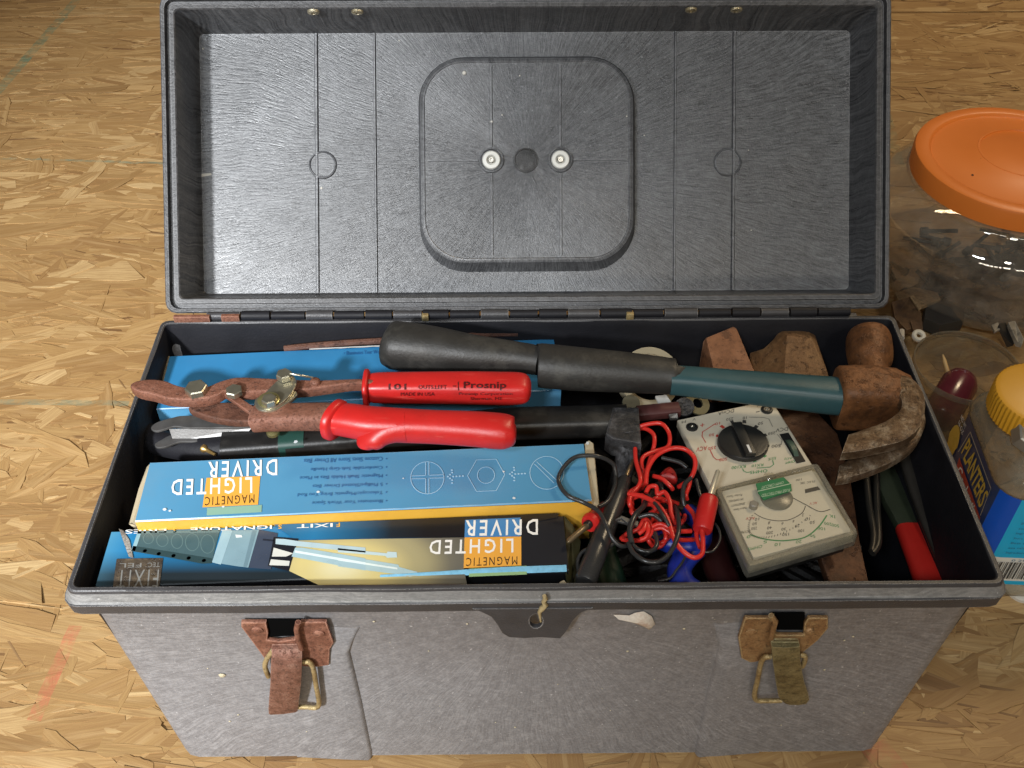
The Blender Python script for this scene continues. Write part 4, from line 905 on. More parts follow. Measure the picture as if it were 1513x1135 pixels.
# tools standing in the right end of the box
fl_ = thing('file_handle', 'dark green shafted tool with a bright red end in the right of the box', 'hand tool', P(1350, 800, .10))
m = MB(); m.tube([P(1300, 690, .150), P(1325, 745, .150), P(1346, 783, .150)], .0085, 12, (0, 0, 1), .005, 3); m.build('shaft', plain('dark_green_paint', (.035, .045, .026), .5, var=.3), fl_, 40)
m = MB(); m.tube([P(1345, 781, .150), P(1362, 826, .152), P(1377, 868, .154)], .0092, 14, (0, 0, 1), .0055, 3); m.build('red_end', plain('red_dip', (.50, .02, .014), .4, var=.15), fl_, 40)
M_DKS = plain('dark_steel', (.05, .046, .04), .45, .6, var=.4, nscale=70)
m = MB(); m.tube(cr([P(1334, 662, .172), P(1352, 720, .168), P(1378, 790, .162), P(1412, 866, .158)], 4), .0048, 10, (0, 0, 1), .003, 2.5); tag(m.build('pry_bar', M_DKS, None, 50), 'thin dark steel bar slanting along the right wall inside the box', 'bar')
pl_ = thing('pliers', 'pair of thin dark pliers handles under the hammer claw', 'pliers', P(1290, 770, .12))
for a in (((1279, 690), (1284, 745), (1291, 790), (1288, 815)), ((1295, 690), (1296, 750), (1298, 800), (1289, 818))):
    MB().tube(cr([P(u, v, .160) for u, v in a], 4), .0022, 8).build('handle', M_DKS, pl_, 60)
m = MB(); m.tube([P(880, 790, .165), P(890, 830, .168), P(905, 875, .168)], .010, 12, (0, 0, 1), .008, 2.5); tag(m.build('screwdriver_handle', plain('bottle_green', (.012, .035, .02), .35), None, 50), 'very dark green handle in the gap right of the front carton', 'handle')
m = MB(); m.tube([P(1050, 800, .165), P(1062, 840, .165), P(1075, 870, .165)], .009, 12, (0, 0, 1), .007, 2.5); tag(m.build('chisel_handle', plain('dark_maroon', (.035, .008, .008), .4), None, 50), 'dark maroon handle below the blue loop near the front rim', 'handle')

# ------------------------------------------------------------------ multimeter
M_CASE = plain('ivory_plastic', (.64, .59, .47), .4, var=.08, nscale=30, bump=.06, dirt=.25, dirtcol=(.36, .31, .22))
M_BKP = plain('knob_black', (.016, .016, .016), .38, var=.2, bump=.08)
M_INK = ink('meter_black_ink', (.06, .055, .05)); M_RINK = ink('meter_red_ink', (.52, .06, .04)); M_GRI = ink('meter_green_ink', (.06, .28, .10)); M_GRYI = ink('meter_grey_ink', (.25, .23, .19))
zM = lambda x, y: (x/4.053+980, y/4.053+580)
Z1, Z2 = .1960, .2030
A_, B_, C_ = P(1000, 619, Z1), P(1146, 590, Z1), P(1102, 838, Z2)
MF = frame3(A_, B_, C_)      # x to the right along the far edge, y... towards the viewer
if MF.n.z < 0: MF = Frame(MF.o, MF.ex, -MF.ey)
mm = thing('multimeter', 'ivory analogue multimeter with a black dial and clear scale window', 'multimeter', MF(.03, -.05, -.03))
mp = lambda x, y, h=0: MF.px(*zM(x, y), h)
ca = [mp(*q) for q in ((85, 163), (648, 42), (905, 430), (985, 560), (1165, 860), (515, 1050), (330, 610))]
slab(MF, [[mp(85, 163), mp(648, 42), mp(890, 425), mp(1150, 850), mp(520, 1040)]], 0, .007, .0010).build('case', M_CASE, mm, 35)
slab(MF, [[mp(90, 170, -.0065), mp(642, 52, -.0065), mp(875, 425, -.0065), mp(1110, 835, -.0065), mp(530, 1010, -.0065)]], -.0065, .018, .0012).build('case_back', M_BKP, mm, 35)
def mslab(pts, h, th, nm, m_, parent=mm, bev=.0003, smooth=30): return slab(MF, [[mp(*q, h) for q in pts]], h, th, bev).build(nm, m_, parent, smooth)
# dial
c = Vector(mp(478, 292, .003)); e1 = Vector(mp(628, 300, .003)); rd = .0152
rd = (Vector(mp(622, 270, .003))-Vector(mp(328, 300, .003))).length/2
m = MB(); m.lathe(MF, [(rd, .0004), (rd, .0024), (rd*.96, .0034), (rd*.9, .0036), (.0004, .0036)], 40, *c); dial = m.build('dial', M_BKP, mm, 40)
ang = math.atan2(*(Vector(mp(530, 385, .005))-c).yx)
DF = Frame(MF(c.x, c.y, .0034), MF.ex*math.cos(ang)+MF.ey*math.sin(ang), MF.ey*math.cos(ang)-MF.ex*math.sin(ang))
m = MB(); m.box(DF, -rd*.93, rd*.93, -rd*.22, rd*.22, 0, .0030); m.build('pointer_bar', M_BKP, dial, 30, bevel=.0012)
m = MB(); m.box(DF, rd*.45, rd*.86, -rd*.045, rd*.045, .0028, .0033); m.build('pointer_mark', M_WINK, dial, 0)
for x, y, mi in ((410, 170, M_INK), (486, 168, M_INK), (560, 200, M_INK), (614, 252, M_INK), (630, 318, M_INK), (610, 380, M_GRI), (548, 410, M_GRI), (470, 410, M_GRI), (392, 380, M_RINK), (335, 325, M_RINK), (322, 258, M_RINK), (348, 200, M_RINK)):
    q = Vector(mp(x, y, .0004)); d_ = (q-Vector(mp(478, 290, .0004))).normalized(); t_ = Vector((-d_.y, d_.x))
    mb = MB(); w = .0011; k = [q-d_*.0022+t_*w, q+d_*.0006+t_*w, q+d_*.0006-t_*w, q-d_*.0022-t_*w]; mb.add([MF(*p, .0002) for p in k], [[0, 1, 2, 3]]); mb.build('range_mark', mi, mm, 0)
for x, y in ((172, 207), (620, 103)):
    q = mp(x, y, .0005); mb = MB(); mb.lathe(MF, [(.0037, 0), (.0037, .0008), (.0031, .0012), (.0022, .0012), (.0020, .0002)], 22, *q, True, False); jk = mb.build('socket', M_BKP, mm, 40)
    mb = MB(); mb.lathe(MF, [(.0021, .0003), (.0019, .0010), (.0011, .0010), (.0010, -.0005), (.0002, -.0005)], 18, *q); mb.build('contact', M_STEEL, jk, 40)
mslab([(697, 250), (750, 240), (852, 410), (800, 422)], .0006, .0004, 'wheel_slot', plain('slot_black', (.01, .01, .01), .6), bev=0)
q0, q1 = Vector(mp(735, 265, .001)), Vector(mp(808, 395, .001)); cc_ = (q0+q1)/2; ax = (q1-q0).normalized()
WF = Frame(MF(cc_.x, cc_.y, -.0085), MF.ex*ax.x+MF.ey*ax.y, MF.n)
m = MB(); pr_ = [WF(.0118*math.cos(a), .0118*math.sin(a)) for a in [math.pi*k/16 for k in range(17)]]
dpt = WF.n*.0014; m.loft([[p-dpt for p in pr_], [p+dpt for p in pr_]]); m.build('thumb_wheel', plain('green_grey_wheel', (.06, .10, .075), .45), mm, 40)
def mt(mb, t, x0, x1, yb, yt, rot=0, h=.0003, b=.0):
    """upside-down print: reader's left is at x0 (image right), baseline yb (image top)"""
    dx, dy = x1-x0, rot
    ux, uy = (yt-yb), 0
    letter(mb, MF, t, zM(x0, yb), zM(x1, yb+dy), zM(x0-dy*(yt-yb)/abs(dx)*.6, yt), h, b)
mk = MB()
mt(mk, 'COM', 632, 566, 56, 72, 12); mt(mk, '-', 578, 556, 110, 114, 5); mt(mk, 'DCmA', 425, 330, 98, 118, 20)
mt(mk, 'V', 195, 177, 152, 166, 3); mt(mk, 'M', 136, 112, 166, 180, 5)
mt(mk, '10', 500, 477, 142, 158, 4); mt(mk, '250', 420, 378, 148, 164, 7); mt(mk, '50', 598, 568, 174, 190, 6); mt(mk, '250', 672, 628, 234, 250, 6); mt(mk, '500', 704, 650, 308, 326, 6); mt(mk, 'DCV', 748, 676, 206, 228, 10)
mk.build('black_lettering', M_INK, mm, 0)['kind'] = 'stuff'
mk = MB(); mt(mk, '+', 248, 222, 182, 204, 5); mt(mk, '10', 340, 312, 176, 192, 5); mt(mk, '50', 305, 275, 243, 259, 5); mt(mk, '250', 318, 268, 320, 337, 8); mt(mk, '500', 383, 338, 388, 406, 8); mt(mk, 'ACV', 264, 200, 318, 345, 10)
def mst(mb, pts, w=.0005, h=.0003): stroke(mb, MF, [mp(*q, h) for q in pts], w, h)
mst(mk, [(312, 187), (235, 236), (232, 262), (255, 300)]); mst(mk, [(278, 338), (300, 385), (318, 402), (345, 402)])
mk.build('red_lettering', M_RINK, mm, 0)['kind'] = 'stuff'
mk = MB(); mst(mk, [(512, 148), (600, 150), (632, 158), (655, 205)]); mst(mk, [(682, 250), (712, 285), (706, 312), (690, 318)])
mk.build('grey_lines', M_GRYI, mm, 0)['kind'] = 'stuff'
mk = MB(); mt(mk, 'RX1K', 675, 628, 384, 400, 8); mt(mk, 'RX10', 600, 530, 424, 440, 8); mt(mk, 'RX100', 495, 410, 432, 450, 10); mt(mk, 'OHMS', 625, 520, 458, 476, 12)
mst(mk, [(655, 405), (662, 430), (640, 446), (560, 452)]); mst(mk, [(475, 455), (482, 470), (500, 478), (520, 476)]); mt(mk, 'OHM', 790, 735, 404, 418, 10); mt(mk, 'ADJ', 775, 728, 382, 396, 8)
mk.build('green_lettering', M_GRI, mm, 0)['kind'] = 'stuff'
# scale window
sc = [(345, 592), (890, 466), (1128, 830), (540, 990)]
mslab(sc, .0030, .0030, 'scale_plate', plain('scale_card', (.71, .66, .54), .5, var=.05), bev=.0002)
GH = .0065
M_CLR = clear('window_plastic', (.97, .965, .94), .06, .05, .05, (.5, .47, .38))
wo = [(312, 580), (925, 420), (1178, 838), (1150, 890), (508, 1052), (490, 1030)]
wi = [(350, 592), (905, 462), (1140, 830), (540, 985)]
W_ = [(Vector(mp(*q, GH))) for q in ((310, 575), (925, 422), (1172, 845), (508, 1045))]
cen = sum(W_, Vector((0, 0)))/4
def wring(k, h, e=0): return [MF(*(cen+(q-cen)*k), h) for q in rrq(W_)]
def rrq(Q, r=.12):
    out = []
    for i in range(4):
        a, b_, c_ = Q[i-1], Q[i], Q[(i+1) % 4]
        for t in (0, .5, 1):
            p0 = b_.lerp(a, r*(1-t)*.35); p1 = b_.lerp(c_, r*t*.35); out.append((p0+p1)/2 if t == .5 else (p0 if t == 0 else p1))
    return out
m = MB(); m.loft([wring(1.0, -.0035), wring(1.0, GH-.0012), wring(.985, GH), wring(.90, GH+.0001), wring(.89, GH-.0006)], False, True); m.build('window', M_CLR, mm, 35)
M_FROST = clear('frosted_edge', (.85, .83, .76), .2, .14, .5, (.32, .305, .255))
m = MB(); m.loft([wring(1.004, -.003), wring(1.004, GH-.0008), wring(.985, GH+.0004), wring(.915, GH+.0004), wring(.905, GH-.0003)], False, False); m.build('window_edge', M_FROST, mm, 35)
SH = .0032
mk = MB()
def arc(mb, pts, w=.0004, n=6): stroke(mb, MF, [(p.x, p.y) for p in cr([Vector((*mp(*q, SH), 0)) for q in pts], n)], w, SH)
arc(mk, [(545, 722), (600, 752), (680, 768), (760, 760), (830, 722), (852, 680)]); arc(mk, [(765, 625), (850, 670), (935, 712), (1000, 700)], .0005)
def smt(mb, t, x, y, w, hgt, rot=0): mt(mb, t, x+w/2, x-w/2, y-hgt/2, y+hgt/2, rot, SH)
for t, x, y, w in (('10', 562, 757, 26), ('8', 636, 778, 12), ('6', 715, 784, 12), ('4', 783, 768, 12), ('2', 838, 732, 12), ('50', 548, 784, 26), ('40', 637, 808, 28), ('30', 722, 816, 28), ('20', 803, 797, 26), ('10', 864, 756, 26), ('250', 545, 812, 34), ('200', 638, 838, 40), ('150', 733, 848, 40), ('100', 825, 826, 36), ('50', 893, 776, 30)): smt(mk, t, x, y, w, 17, 4)
for k in range(34):
    t_ = k/33; a = R(205-150*t_); r0, r1 = 228, 240; cx, cy = 745, 640
    mst(mk, [(cx+r0*1.0*math.cos(a), cy+r0*math.sin(R(205-150*t_))*-0.0+r0*.98*math.sin(R(155-130*t_))), (cx+r1*math.cos(a), cy+r1*.98*math.sin(R(155-130*t_)))], .0003, SH)
for k, t in enumerate(('20,000 OHMS/V DC', 'ACCURACY', 'MOVEMENT', 'SENSITIVITY')): smt(mk, ('Made in Taiwan', 'SENSITIVITY', '20K OHMS/VDC', 'DIODE PROTECTED')[3-k] if k else 'Pocket Tester', 425-k*0+k*12, 612+k*26, 95-6*k, 13, 14)
smt(mk, 'DCV.MA', 492, 832, 55, 16, 6); smt(mk, '5% DC  20K', 865, 532, 90, 12, 12); smt(mk, '100', 812, 520, 34, 12, 6)
mk.build('scale_print', M_INK, mm, 0)['kind'] = 'stuff'
mk = MB(); mk.add([MF(*mp(*q, SH), SH) for q in ((848, 580), (925, 562), (942, 582), (850, 604))], [[0, 1, 2, 3]]).build('scale_badge', M_INK, mm, 0)
mk = MB(); q = mp(543, 667, .006); MB().lathe(MF, [(.0024, .003), (.0024, .0062), (.002, .0066), (.0003, .0066)], 16, *q).build('zero_screw', M_GRYI, mm, 40)
mk = MB(); smt(mk, 'ACV', 522, 752, 55, 16, 4); smt(mk, 'AC V', 900, 660, 45, 14, 6); mk.build('scale_red_print', M_RINK, mm, 0)['kind'] = 'stuff'
mk = MB(); arc(mk, [(520, 850), (575, 870), (650, 884), (740, 886), (850, 866), (930, 805), (980, 735)], .0008)
smt(mk, 'OHMS', 552, 920, 85, 18, 20)
for t, x, y in (('0', 512, 862), ('5', 612, 892), ('10', 684, 908), ('20', 812, 892), ('50', 893, 862), ('100', 945, 818), ('200', 985, 790), ('500', 1030, 800), ('1K', 1010, 745)): smt(mk, t, x, y, 12+11*len(t), 18, -8 if x > 880 else 4)
mk.build('scale_green_print', M_GRI, mm, 0)['kind'] = 'stuff'
# movement cover with green plate
q = mp(680, 620, .005); m = MB(); m.lathe(MF, [(.0092, .003), (.0092, .0042), (.0086, .0046), (.0004, .0046)], 28, *q); m.build('movement_cover', plain('smoked_cover', (.20, .19, .15), .3), mm, 40)
m = slab(MF, [[mp(*p, .0068) for p in ((555, 545), (720, 506), (765, 548), (770, 585), (600, 640), (570, 600))]], .0068, .001, .0001); gpl = m.build('green_plate', plain('green_label', (.02, .19, .07), .4, var=.1), mm, 0)
mk = MB(); mt(mk, 'OHM CIRCUIT', 722, 588, 530, 548, 32, .0071); mt(mk, 'FUSE PROTECTED', 760, 590, 574, 592, 36, .0071); stroke(mk, MF, [mp(565, 592, .0071), mp(768, 545, .0071)], .0005, .0071)
mk.build('plate_lettering', ink('pale_green_ink', (.55, .68, .5)), gpl, 0)['kind'] = 'stuff'
m = MB(); q = mp(640, 495, .0075); m.lathe(MF, [(.0036, .0030), (.0036, .0066), (.0028, .0074), (.0026, .0067), (.0004, .0067)], 20, *q); m.build('window_stud', M_CLR, mm, 40)

# ------------------------------------------------------------------ test leads
zL = lambda x, y: (x/4.053+820, y/4.053+600)
M_RW = plain('red_wire_pvc', (.62, .03, .022), .3, var=.08, bump=.03); M_BW = plain('black_wire_pvc', (.030, .030, .030), .28, var=.2, bump=.05)
M_PIN = plain('probe_steel', (.66, .62, .50), .3, .35, var=.1)
M_PIND = plain('dull_pin', (.33, .25, .15), .4, .8, var=.2)
red = thing('red_test_lead', 'tangled red test lead with a pointed red probe leaning on the multimeter', 'test lead', P(985, 720, .17), 'test leads')
blk = thing('black_test_lead', 'black test lead looping over the carton end and through the red tangle', 'test lead', P(900, 740, .17), 'test leads')
def wire(pts, r, nm, m_, root, z0=.198, n=6, seg=10):
    k = len(pts); q = [P(*zL(p[0], p[1]), p[2] if len(p) > 2 else z0+.006*math.sin(i*1.3+pts[0][0])) for i, p in enumerate(pts)]
    return MB().tube(cr(q, n), r, seg).build(nm, m_, root, 70)
rw = .00132; bw_ = .00115
wire([(430, 170, .198), (500, 128, .203), (560, 108, .205), (635, 105, .206), (678, 150, .205), (688, 205, .203), (670, 248, .202), (600, 270, .202), (535, 300, .203), (518, 350, .202), (535, 430, .198), (520, 490, .197), (460, 520, .198), (440, 570, .199), (470, 625, .196), (500, 650, .190)], rw, 'wire', M_RW, red)
wire([(480, 140, .200), (540, 135, .202), (590, 170, .203), (595, 225, .202), (580, 285, .199), (545, 400, .196), (525, 470, .199), (470, 500, .200), (430, 535, .2)], rw, 'wire', M_RW, red)
wire([(480, 255, .203), (485, 330, .205), (512, 430, .206), (500, 480, .205), (460, 530, .205), (448, 590, .204), (480, 640, .198)], rw, 'wire', M_RW, red)
wire([(545, 470, .206), (555, 380, .208), (605, 300, .210), (690, 255, .212), (775, 258, .212), (832, 305, .211), (838, 370, .208), (805, 440, .204), (740, 485, .196)], rw*1.06, 'wire', M_RW, red)
wire([(440, 525, .205), (520, 540, .208), (600, 580, .210), (655, 640, .210), (690, 720, .209), (715, 800, .208), (765, 868, .207), (830, 908, .206), (880, 885, .206), (886, 810, .207), (880, 745, .2085)], rw*1.05, 'wire', M_RW, red)
wire([(545, 520, .207), (565, 485, .208), (605, 482, .208), (615, 530, .206), (655, 515, .207), (688, 570, .207), (695, 640, .206), (722, 715, .204)], rw, 'wire', M_RW, red)
wire([(535, 590, .203), (580, 590, .205), (602, 620, .205), (570, 640, .202)], rw, 'wire', M_RW, red)
wire([(395, 795, .198), (440, 760, .203), (500, 735, .205), (535, 680, .206), (570, 705, .206), (575, 760, .205), (530, 800, .203), (460, 805, .200), (400, 798, .198)], rw, 'wire', M_RW, red)
wire([(500, 765, .207), (530, 740, .208), (548, 700, .208), (560, 740, .208), (545, 785, .206), (510, 800, .205)], rw, 'wire', M_RW, red)
wire([(580, 725, .207), (625, 706, .208), (680, 725, .208), (730, 750, .206), (815, 748, .203)], rw, 'wire', M_RW, red)
wire([(590, 740, .204), (640, 730, .205), (690, 760, .204), (740, 800, .202), (830, 800, .199)], rw, 'wire', M_RW, red)
wire([(790, 600, .201), (830, 650, .203), (845, 720, .204), (850, 790, .204), (870, 850, .204)], rw, 'wire', M_RW, red)
wire([(590, 420, .200), (640, 435, .202), (690, 480, .201), (705, 500, .199)], rw, 'wire', M_RW, red)
wire([(810, 430, .205), (802, 480, .204), (785, 530, .203), (790, 560, .2)], rw, 'wire', M_RW, red)
rg = random.Random(17)
for k in range(9):
    cx, cy, rx, ry, a0 = rg.uniform(500, 690), rg.uniform(470, 780), rg.uniform(35, 90), rg.uniform(40, 110), rg.uniform(0, 6.28)
    z_ = rg.uniform(.190, .203); n_ = rg.randrange(6, 11)
    wire([(cx+rx*math.cos(a0+i*.85)+rg.uniform(-18, 18), cy+ry*math.sin(a0+i*.85)+rg.uniform(-18, 18), z_+.003*math.sin(i*1.9)) for i in range(n_)], (rw if k % 3 else bw_), 'wire', M_RW if k % 3 else M_BW, red if k % 3 else blk)
A, B, T0 = P(*zL(880, 748), .2085), P(*zL(926, 545), .2120), P(*zL(978, 382), .2130)
MB().tube([A, A.lerp(B, .05), A.lerp(B, .9), A.lerp(B, .97), B], [.0048, .0055, .0054, .0050, .0040], 16).build('probe_handle', M_RED, red, 50)
MB().tube([B.lerp(A, .02), B.lerp(T0, .94), T0], [.0016, .0014, .0004], 10).build('probe_tip', M_PIN, red, 50)
rp = thing('red_plug', 'short red plug with a bare pin pointing at the front carton', 'plug', P(*zL(240, 680), .19), 'test leads')
A, B, T0 = P(*zL(320, 610), .196), P(*zL(205, 705), .2035), P(*zL(75, 815), .2070)
MB().tube([A, A.lerp(B, .1), A.lerp(B, .86), A.lerp(B, .9), B], [.0042, .0050, .0052, .0058, .0050], 16).build('plug_body', M_RED, rp, 50)
MB().tube([B, B.lerp(T0, .12)], .0026, 12).build('plug_collar', M_BKP, rp, 50)
MB().tube([B.lerp(T0, .1), B.lerp(T0, .93), T0], [.0017, .0016, .0006], 10).build('plug_pin', M_PIND, rp, 50)
bw = .00128
wire([(368, 450, .200), (362, 390, .205), (345, 345, .209), (280, 308, .2145), (200, 296, .2165), (110, 312, .2165), (40, 385, .216), (22, 455, .215), (75, 535, .2145), (175, 580, .213), (260, 630, .2135), (308, 715, .213), (345, 795, .210), (395, 838, .207), (445, 832, .204)], bw, 'wire', M_BW, blk)
wire([(262, 605, .209), (320, 565, .208), (358, 480, .206), (362, 430, .204)], bw, 'wire', M_BW, blk)
wire([(440, 820, .208), (470, 880, .209), (540, 928, .209), (620, 932, .209), (680, 890, .209), (720, 820, .210), (742, 740, .210), (735, 650, .207), (720, 600, .2)], bw*1.05, 'wire', M_BW, blk)
wire([(460, 820, .209), (448, 740, .211), (480, 655, .211), (530, 600, .207), (545, 560, .203)], bw*1.3, 'wire', M_BW, blk)
wire([(555, 535, .206), (605, 590, .211), (650, 660, .212), (685, 720, .210)], bw*.8, 'wire', M_BW, blk)
wire([(500, 665, .208), (580, 650, .210), (640, 690, .209)], bw, 'wire', M_BW, blk)
wire([(815, 430, .209), (775, 470, .208), (765, 540, .206), (775, 598, .203)], bw, 'wire', M_BW, blk)
wire([(640, 310, .205), (740, 335, .206), (790, 370, .205)], bw, 'wire', M_BW, blk)
wire([(845, 440, .203), (862, 510, .203), (885, 580, .202)], bw*.8, 'wire', M_BW, blk)
wire([(890, 875, .204), (945, 868, .204), (985, 810, .203), (985, 750, .202), (960, 705, .2)], bw*.55, 'wire', M_BW, blk)
wire([(140, 990, .196), (138, 920, .197), (175, 865, .199), (250, 850, .200), (320, 845, .2), (355, 820, .2)], bw*.8, 'wire', M_BW, blk)
wire([(600, 760, .205), (610, 830, .206), (570, 870, .206), (500, 860, .206), (455, 820, .206)], bw, 'wire', M_BW, blk)
wire([(785, 895, .203), (760, 940, .202), (725, 985, .2), (690, 1030, .198), (620, 1050, .197)], bw*.55, 'wire', M_BW, blk)
A, B, T0 = P(*zL(178, 1060), .2020), P(*zL(425, 425), .2010), P(*zL(472, 318), .2010)
bp_ = thing('black_probe', 'long black probe handle slanting up from the front rim beside the carton', 'probe', A.lerp(B, .5), 'test leads')
MB().tube([A, A.lerp(B, .02), A.lerp(B, .3), A.lerp(B, .75), A.lerp(B, .97), B], [.0052, .0062, .0060, .0052, .0038, .0022], 16).build('probe_handle', M_BW, bp_, 50)
MB().tube([B, B.lerp(T0, .95), T0], [.0014, .0012, .0004], 8).build('probe_tip', M_PIND, bp_, 50)
al = thing('alligator_clip', 'small grey alligator clip in the tangle of wires', 'clip', P(*zL(430, 680), .2))
for dz, pts in ((.0016, ((360, 680), (400, 655), (440, 672), (500, 690), (495, 715), (440, 705), (400, 672))), (-.002, ((365, 688), (410, 678), (470, 700), (510, 720), (470, 722), (420, 700)))):
    fr = HF(.206+dz); slab(fr, [[fr.px(*zL(*q)) for q in pts]], 0, .0018, .0003).build('jaw', M_BR, al, 30)
m = MB(); fr = HF(.200); q = [(p.x, p.y) for p in cr([Vector((*fr.px(*zL(*t)), 0)) for t in ((620, 400), (680, 352), (725, 380), (735, 430), (690, 425), (640, 420))], 3, True)]
tag(slab(fr, [q], 0, .008, .003, m).build('cable_reel', plain('dark_red_plastic', (.36, .015, .012), .4, var=.2), None, 60), 'dull red plastic reel deep in the wire tangle', 'reel')
M_BLU = plain('blue_vinyl', (.014, .035, .33), .35, var=.2, bump=.06)
bh = thing('blue_handled_pliers', 'blue vinyl pliers handles showing under the wire tangle', 'pliers', P(1010, 810, .15))
MB().tube(cr([P(*zL(*q), z) for q, z in (((600, 770), .186), ((660, 810), .190), ((740, 838), .190), ((830, 840), .190), ((880, 790), .188), ((870, 700), .184), ((800, 640), .180))], 5), [.0058]*31, 14).build('handle', M_BLU, bh, 60)
MB().tube(cr([P(*zL(*q), z) for q, z in (((845, 850), .188), ((800, 890), .188), ((755, 950), .188), ((745, 1010), .188), ((775, 1070), .188), ((830, 1110), .188))], 5), .0068, 14, (0, 0, 1), .005, 2.5).build('handle', M_BLU, bh, 60)
# dark tools lying deep at the bottom
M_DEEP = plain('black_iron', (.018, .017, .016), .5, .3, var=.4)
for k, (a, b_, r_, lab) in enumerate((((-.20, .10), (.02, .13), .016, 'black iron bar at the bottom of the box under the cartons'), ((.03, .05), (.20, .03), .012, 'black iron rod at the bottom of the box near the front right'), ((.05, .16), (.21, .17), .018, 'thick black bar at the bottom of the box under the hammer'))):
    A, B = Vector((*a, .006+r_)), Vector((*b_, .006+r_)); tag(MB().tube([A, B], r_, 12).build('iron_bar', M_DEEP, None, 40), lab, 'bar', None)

# ------------------------------------------------------------------ jars and scraps to the right of the toolbox
M_JAR = clear('clear_jar_plastic', (.96, .95, .91), .045, .17, .17, (.72, .65, .53))
M_ORL = plain('orange_lid_plastic', (.72, .20, .03), .42, var=.07, nscale=14, bump=.06)
jc = P(1507, 232, .135); J = Frame((jc.x, jc.y, 0), (1, 0, 0), (0, 1, 0)); rl_ = 150*mpx(jc)
jar = thing('plastic_jar', 'big round clear plastic jar with a bright orange lid', 'jar', (jc.x, jc.y, 0))
m = MB(); k_ = rl_
prof = [(.080, .003), (.100, .0045), (.112, .012), (.119, .026), (.1205, .040), (.1185, .050), (.1215, .057), (.1225, .070), (.1215, .082), (.119, .090), (.112, .098), (k_+.004, .1035), (k_-.001, .106), (k_-.0015, .109), (k_+.0015, .1105), (k_+.0015, .1125), (k_-.002, .114), (k_-.002, .122)]
m.lathe(J, prof, 72, 0, 0, True, False); m.build('jar_wall', M_JAR, jar, 60)
m = MB(); R_ = rl_; m.lathe(J, [(R_-.001, .1145), (R_, .1148), (R_, .1315), (R_-.001, .1340), (R_-.0035, .1352), (R_-.0125, .1352), (R_-.0140, .1346), (R_-.0158, .1322), (R_*.45, .1325), (R_*.43, .1333), (.0006, .1333)], 80, 0, 0, False, True)
ol = m.build('lid', M_ORL, jar, 40)
m = MB(); m.lathe(J, [(R_*.46, .1324), (R_*.455, .1336), (R_*.44, .1336), (R_*.435, .1324)], 48, .01, .01, False, False); m.build('moulded_ring', M_ORL, ol, 50)
for u, v, r in ((1472, 297, .0030), (1437, 259, .0012), (1449, 235, .0010)):
    q = P(u, v, .1326); MB().lathe(HF(q.z), [(r, 0), (r*.7, .0006), (.0002, .0008)], 9, q.x, q.y).build('dirt_speck', plain('dirt', (.12, .05, .025), .8), ol, 50)
m = MB(); rg = random.Random(5); M_SCR = rust('dark_hardware', (.018, .016, .015), (.05, .045, .04), (.16, .13, .09), .45, .4, 60)
for k in range(75):
    a, r = rg.uniform(0, 6.28), .108*math.sqrt(rg.random()); c = Vector((jc.x+r*math.cos(a), jc.y-.02+.8*r*math.sin(a), .007+.010*rg.random()*(1-(r/.125)**3)))
    d_ = Vector((rg.uniform(-1, 1), rg.uniform(-1, 1), rg.uniform(-.12, .12))).normalized(); L_ = rg.uniform(.006, .02)
    if Vector((c.x-jc.x, c.y-jc.y)).length+L_ > .112: continue
    m.tube([c-d_*L_, c+d_*L_*.6, c+d_*L_*.6, c+d_*L_], [.0022, .0022, .0045, .0045], 6)
md = []
for k in range(9):
    r = .070*(1-k/8.5); md.append([Vector((jc.x+.01+1.15*r*math.cos(2*math.pi*j/40), jc.y-.038+.8*r*math.sin(2*math.pi*j/40), .005+.016*(1-(r/.070)**2)**.6+.010*noise.noise(Vector((r*math.cos(2*math.pi*j/40)*60, r*math.sin(2*math.pi*j/40)*60, 3))))) for j in range(40)])
m.loft(md, False, True)
o = m.build('loose_hardware', M_SCR, None, 30); o['kind'] = 'stuff'; o['label'] = 'dark loose screws and bolts piled in the bottom of the round jar'; o['category'] = 'hardware'
# clear tub
M_TUB = clear('hazy_tub_plastic', (.80, .77, .68), .12, .05, .48, (.24, .205, .145))
tc = P(1430, 540, .085); T = Frame((tc.x, tc.y, 0), (1, 0, 0), (0, 1, 0)); rt = 78*mpx(tc)
tub = thing('plastic_tub', 'open hazy clear plastic tub holding a toothpick, beside the toolbox back corner', 'tub', (tc.x, tc.y, 0))
m = MB(); m.lathe(T, [(rt*.84, .003), (rt*.86, .004), (rt*.97, .080), (rt*.985, .081)], 56, 0, 0, True, False); m.build('tub_wall', M_TUB, tub, 50)
m = MB(); m.lathe(T, [(rt*.97, .0795), (rt*1.0, .0805), (rt*1.0, .0845), (rt*.985, .0855), (rt*.96, .0850), (rt*.955, .081), (rt*.97, .0795)], 56, 0, 0, False, False); m.build('tub_rim', clear('tub_rim_plastic', (.85, .82, .74), .15, .1, .35, (.32, .28, .21)), tub, 50)
A, B = P(1401, 552, .060), P(1393, 524, .072); tag(MB().tube([A, A.lerp(B, .7), B], [.0018, .0016, .0006], 8).build('toothpick', plain('pale_wood', (.55, .36, .15), .6, var=.15), None, 50), 'pale wooden toothpick standing in the hazy tub', 'toothpick')
mc = P(1412, 600, .045)
mj = thing('maroon_bottle', 'dark maroon plastic bottle between the tub and the peanut jar', 'bottle', (mc.x, mc.y, 0))
m = MB(); A, B = P(1385, 622, .05), P(1425, 555, .058); m.tube([A, A.lerp(B, .06), A.lerp(B, .8), A.lerp(B, .93), B], [.012, .0150, .0150, .0120, .006], 24); m.build('bottle_wall', plain('maroon_plastic', (.10, .012, .022), .22, var=.2, bump=.03), mj, 60)
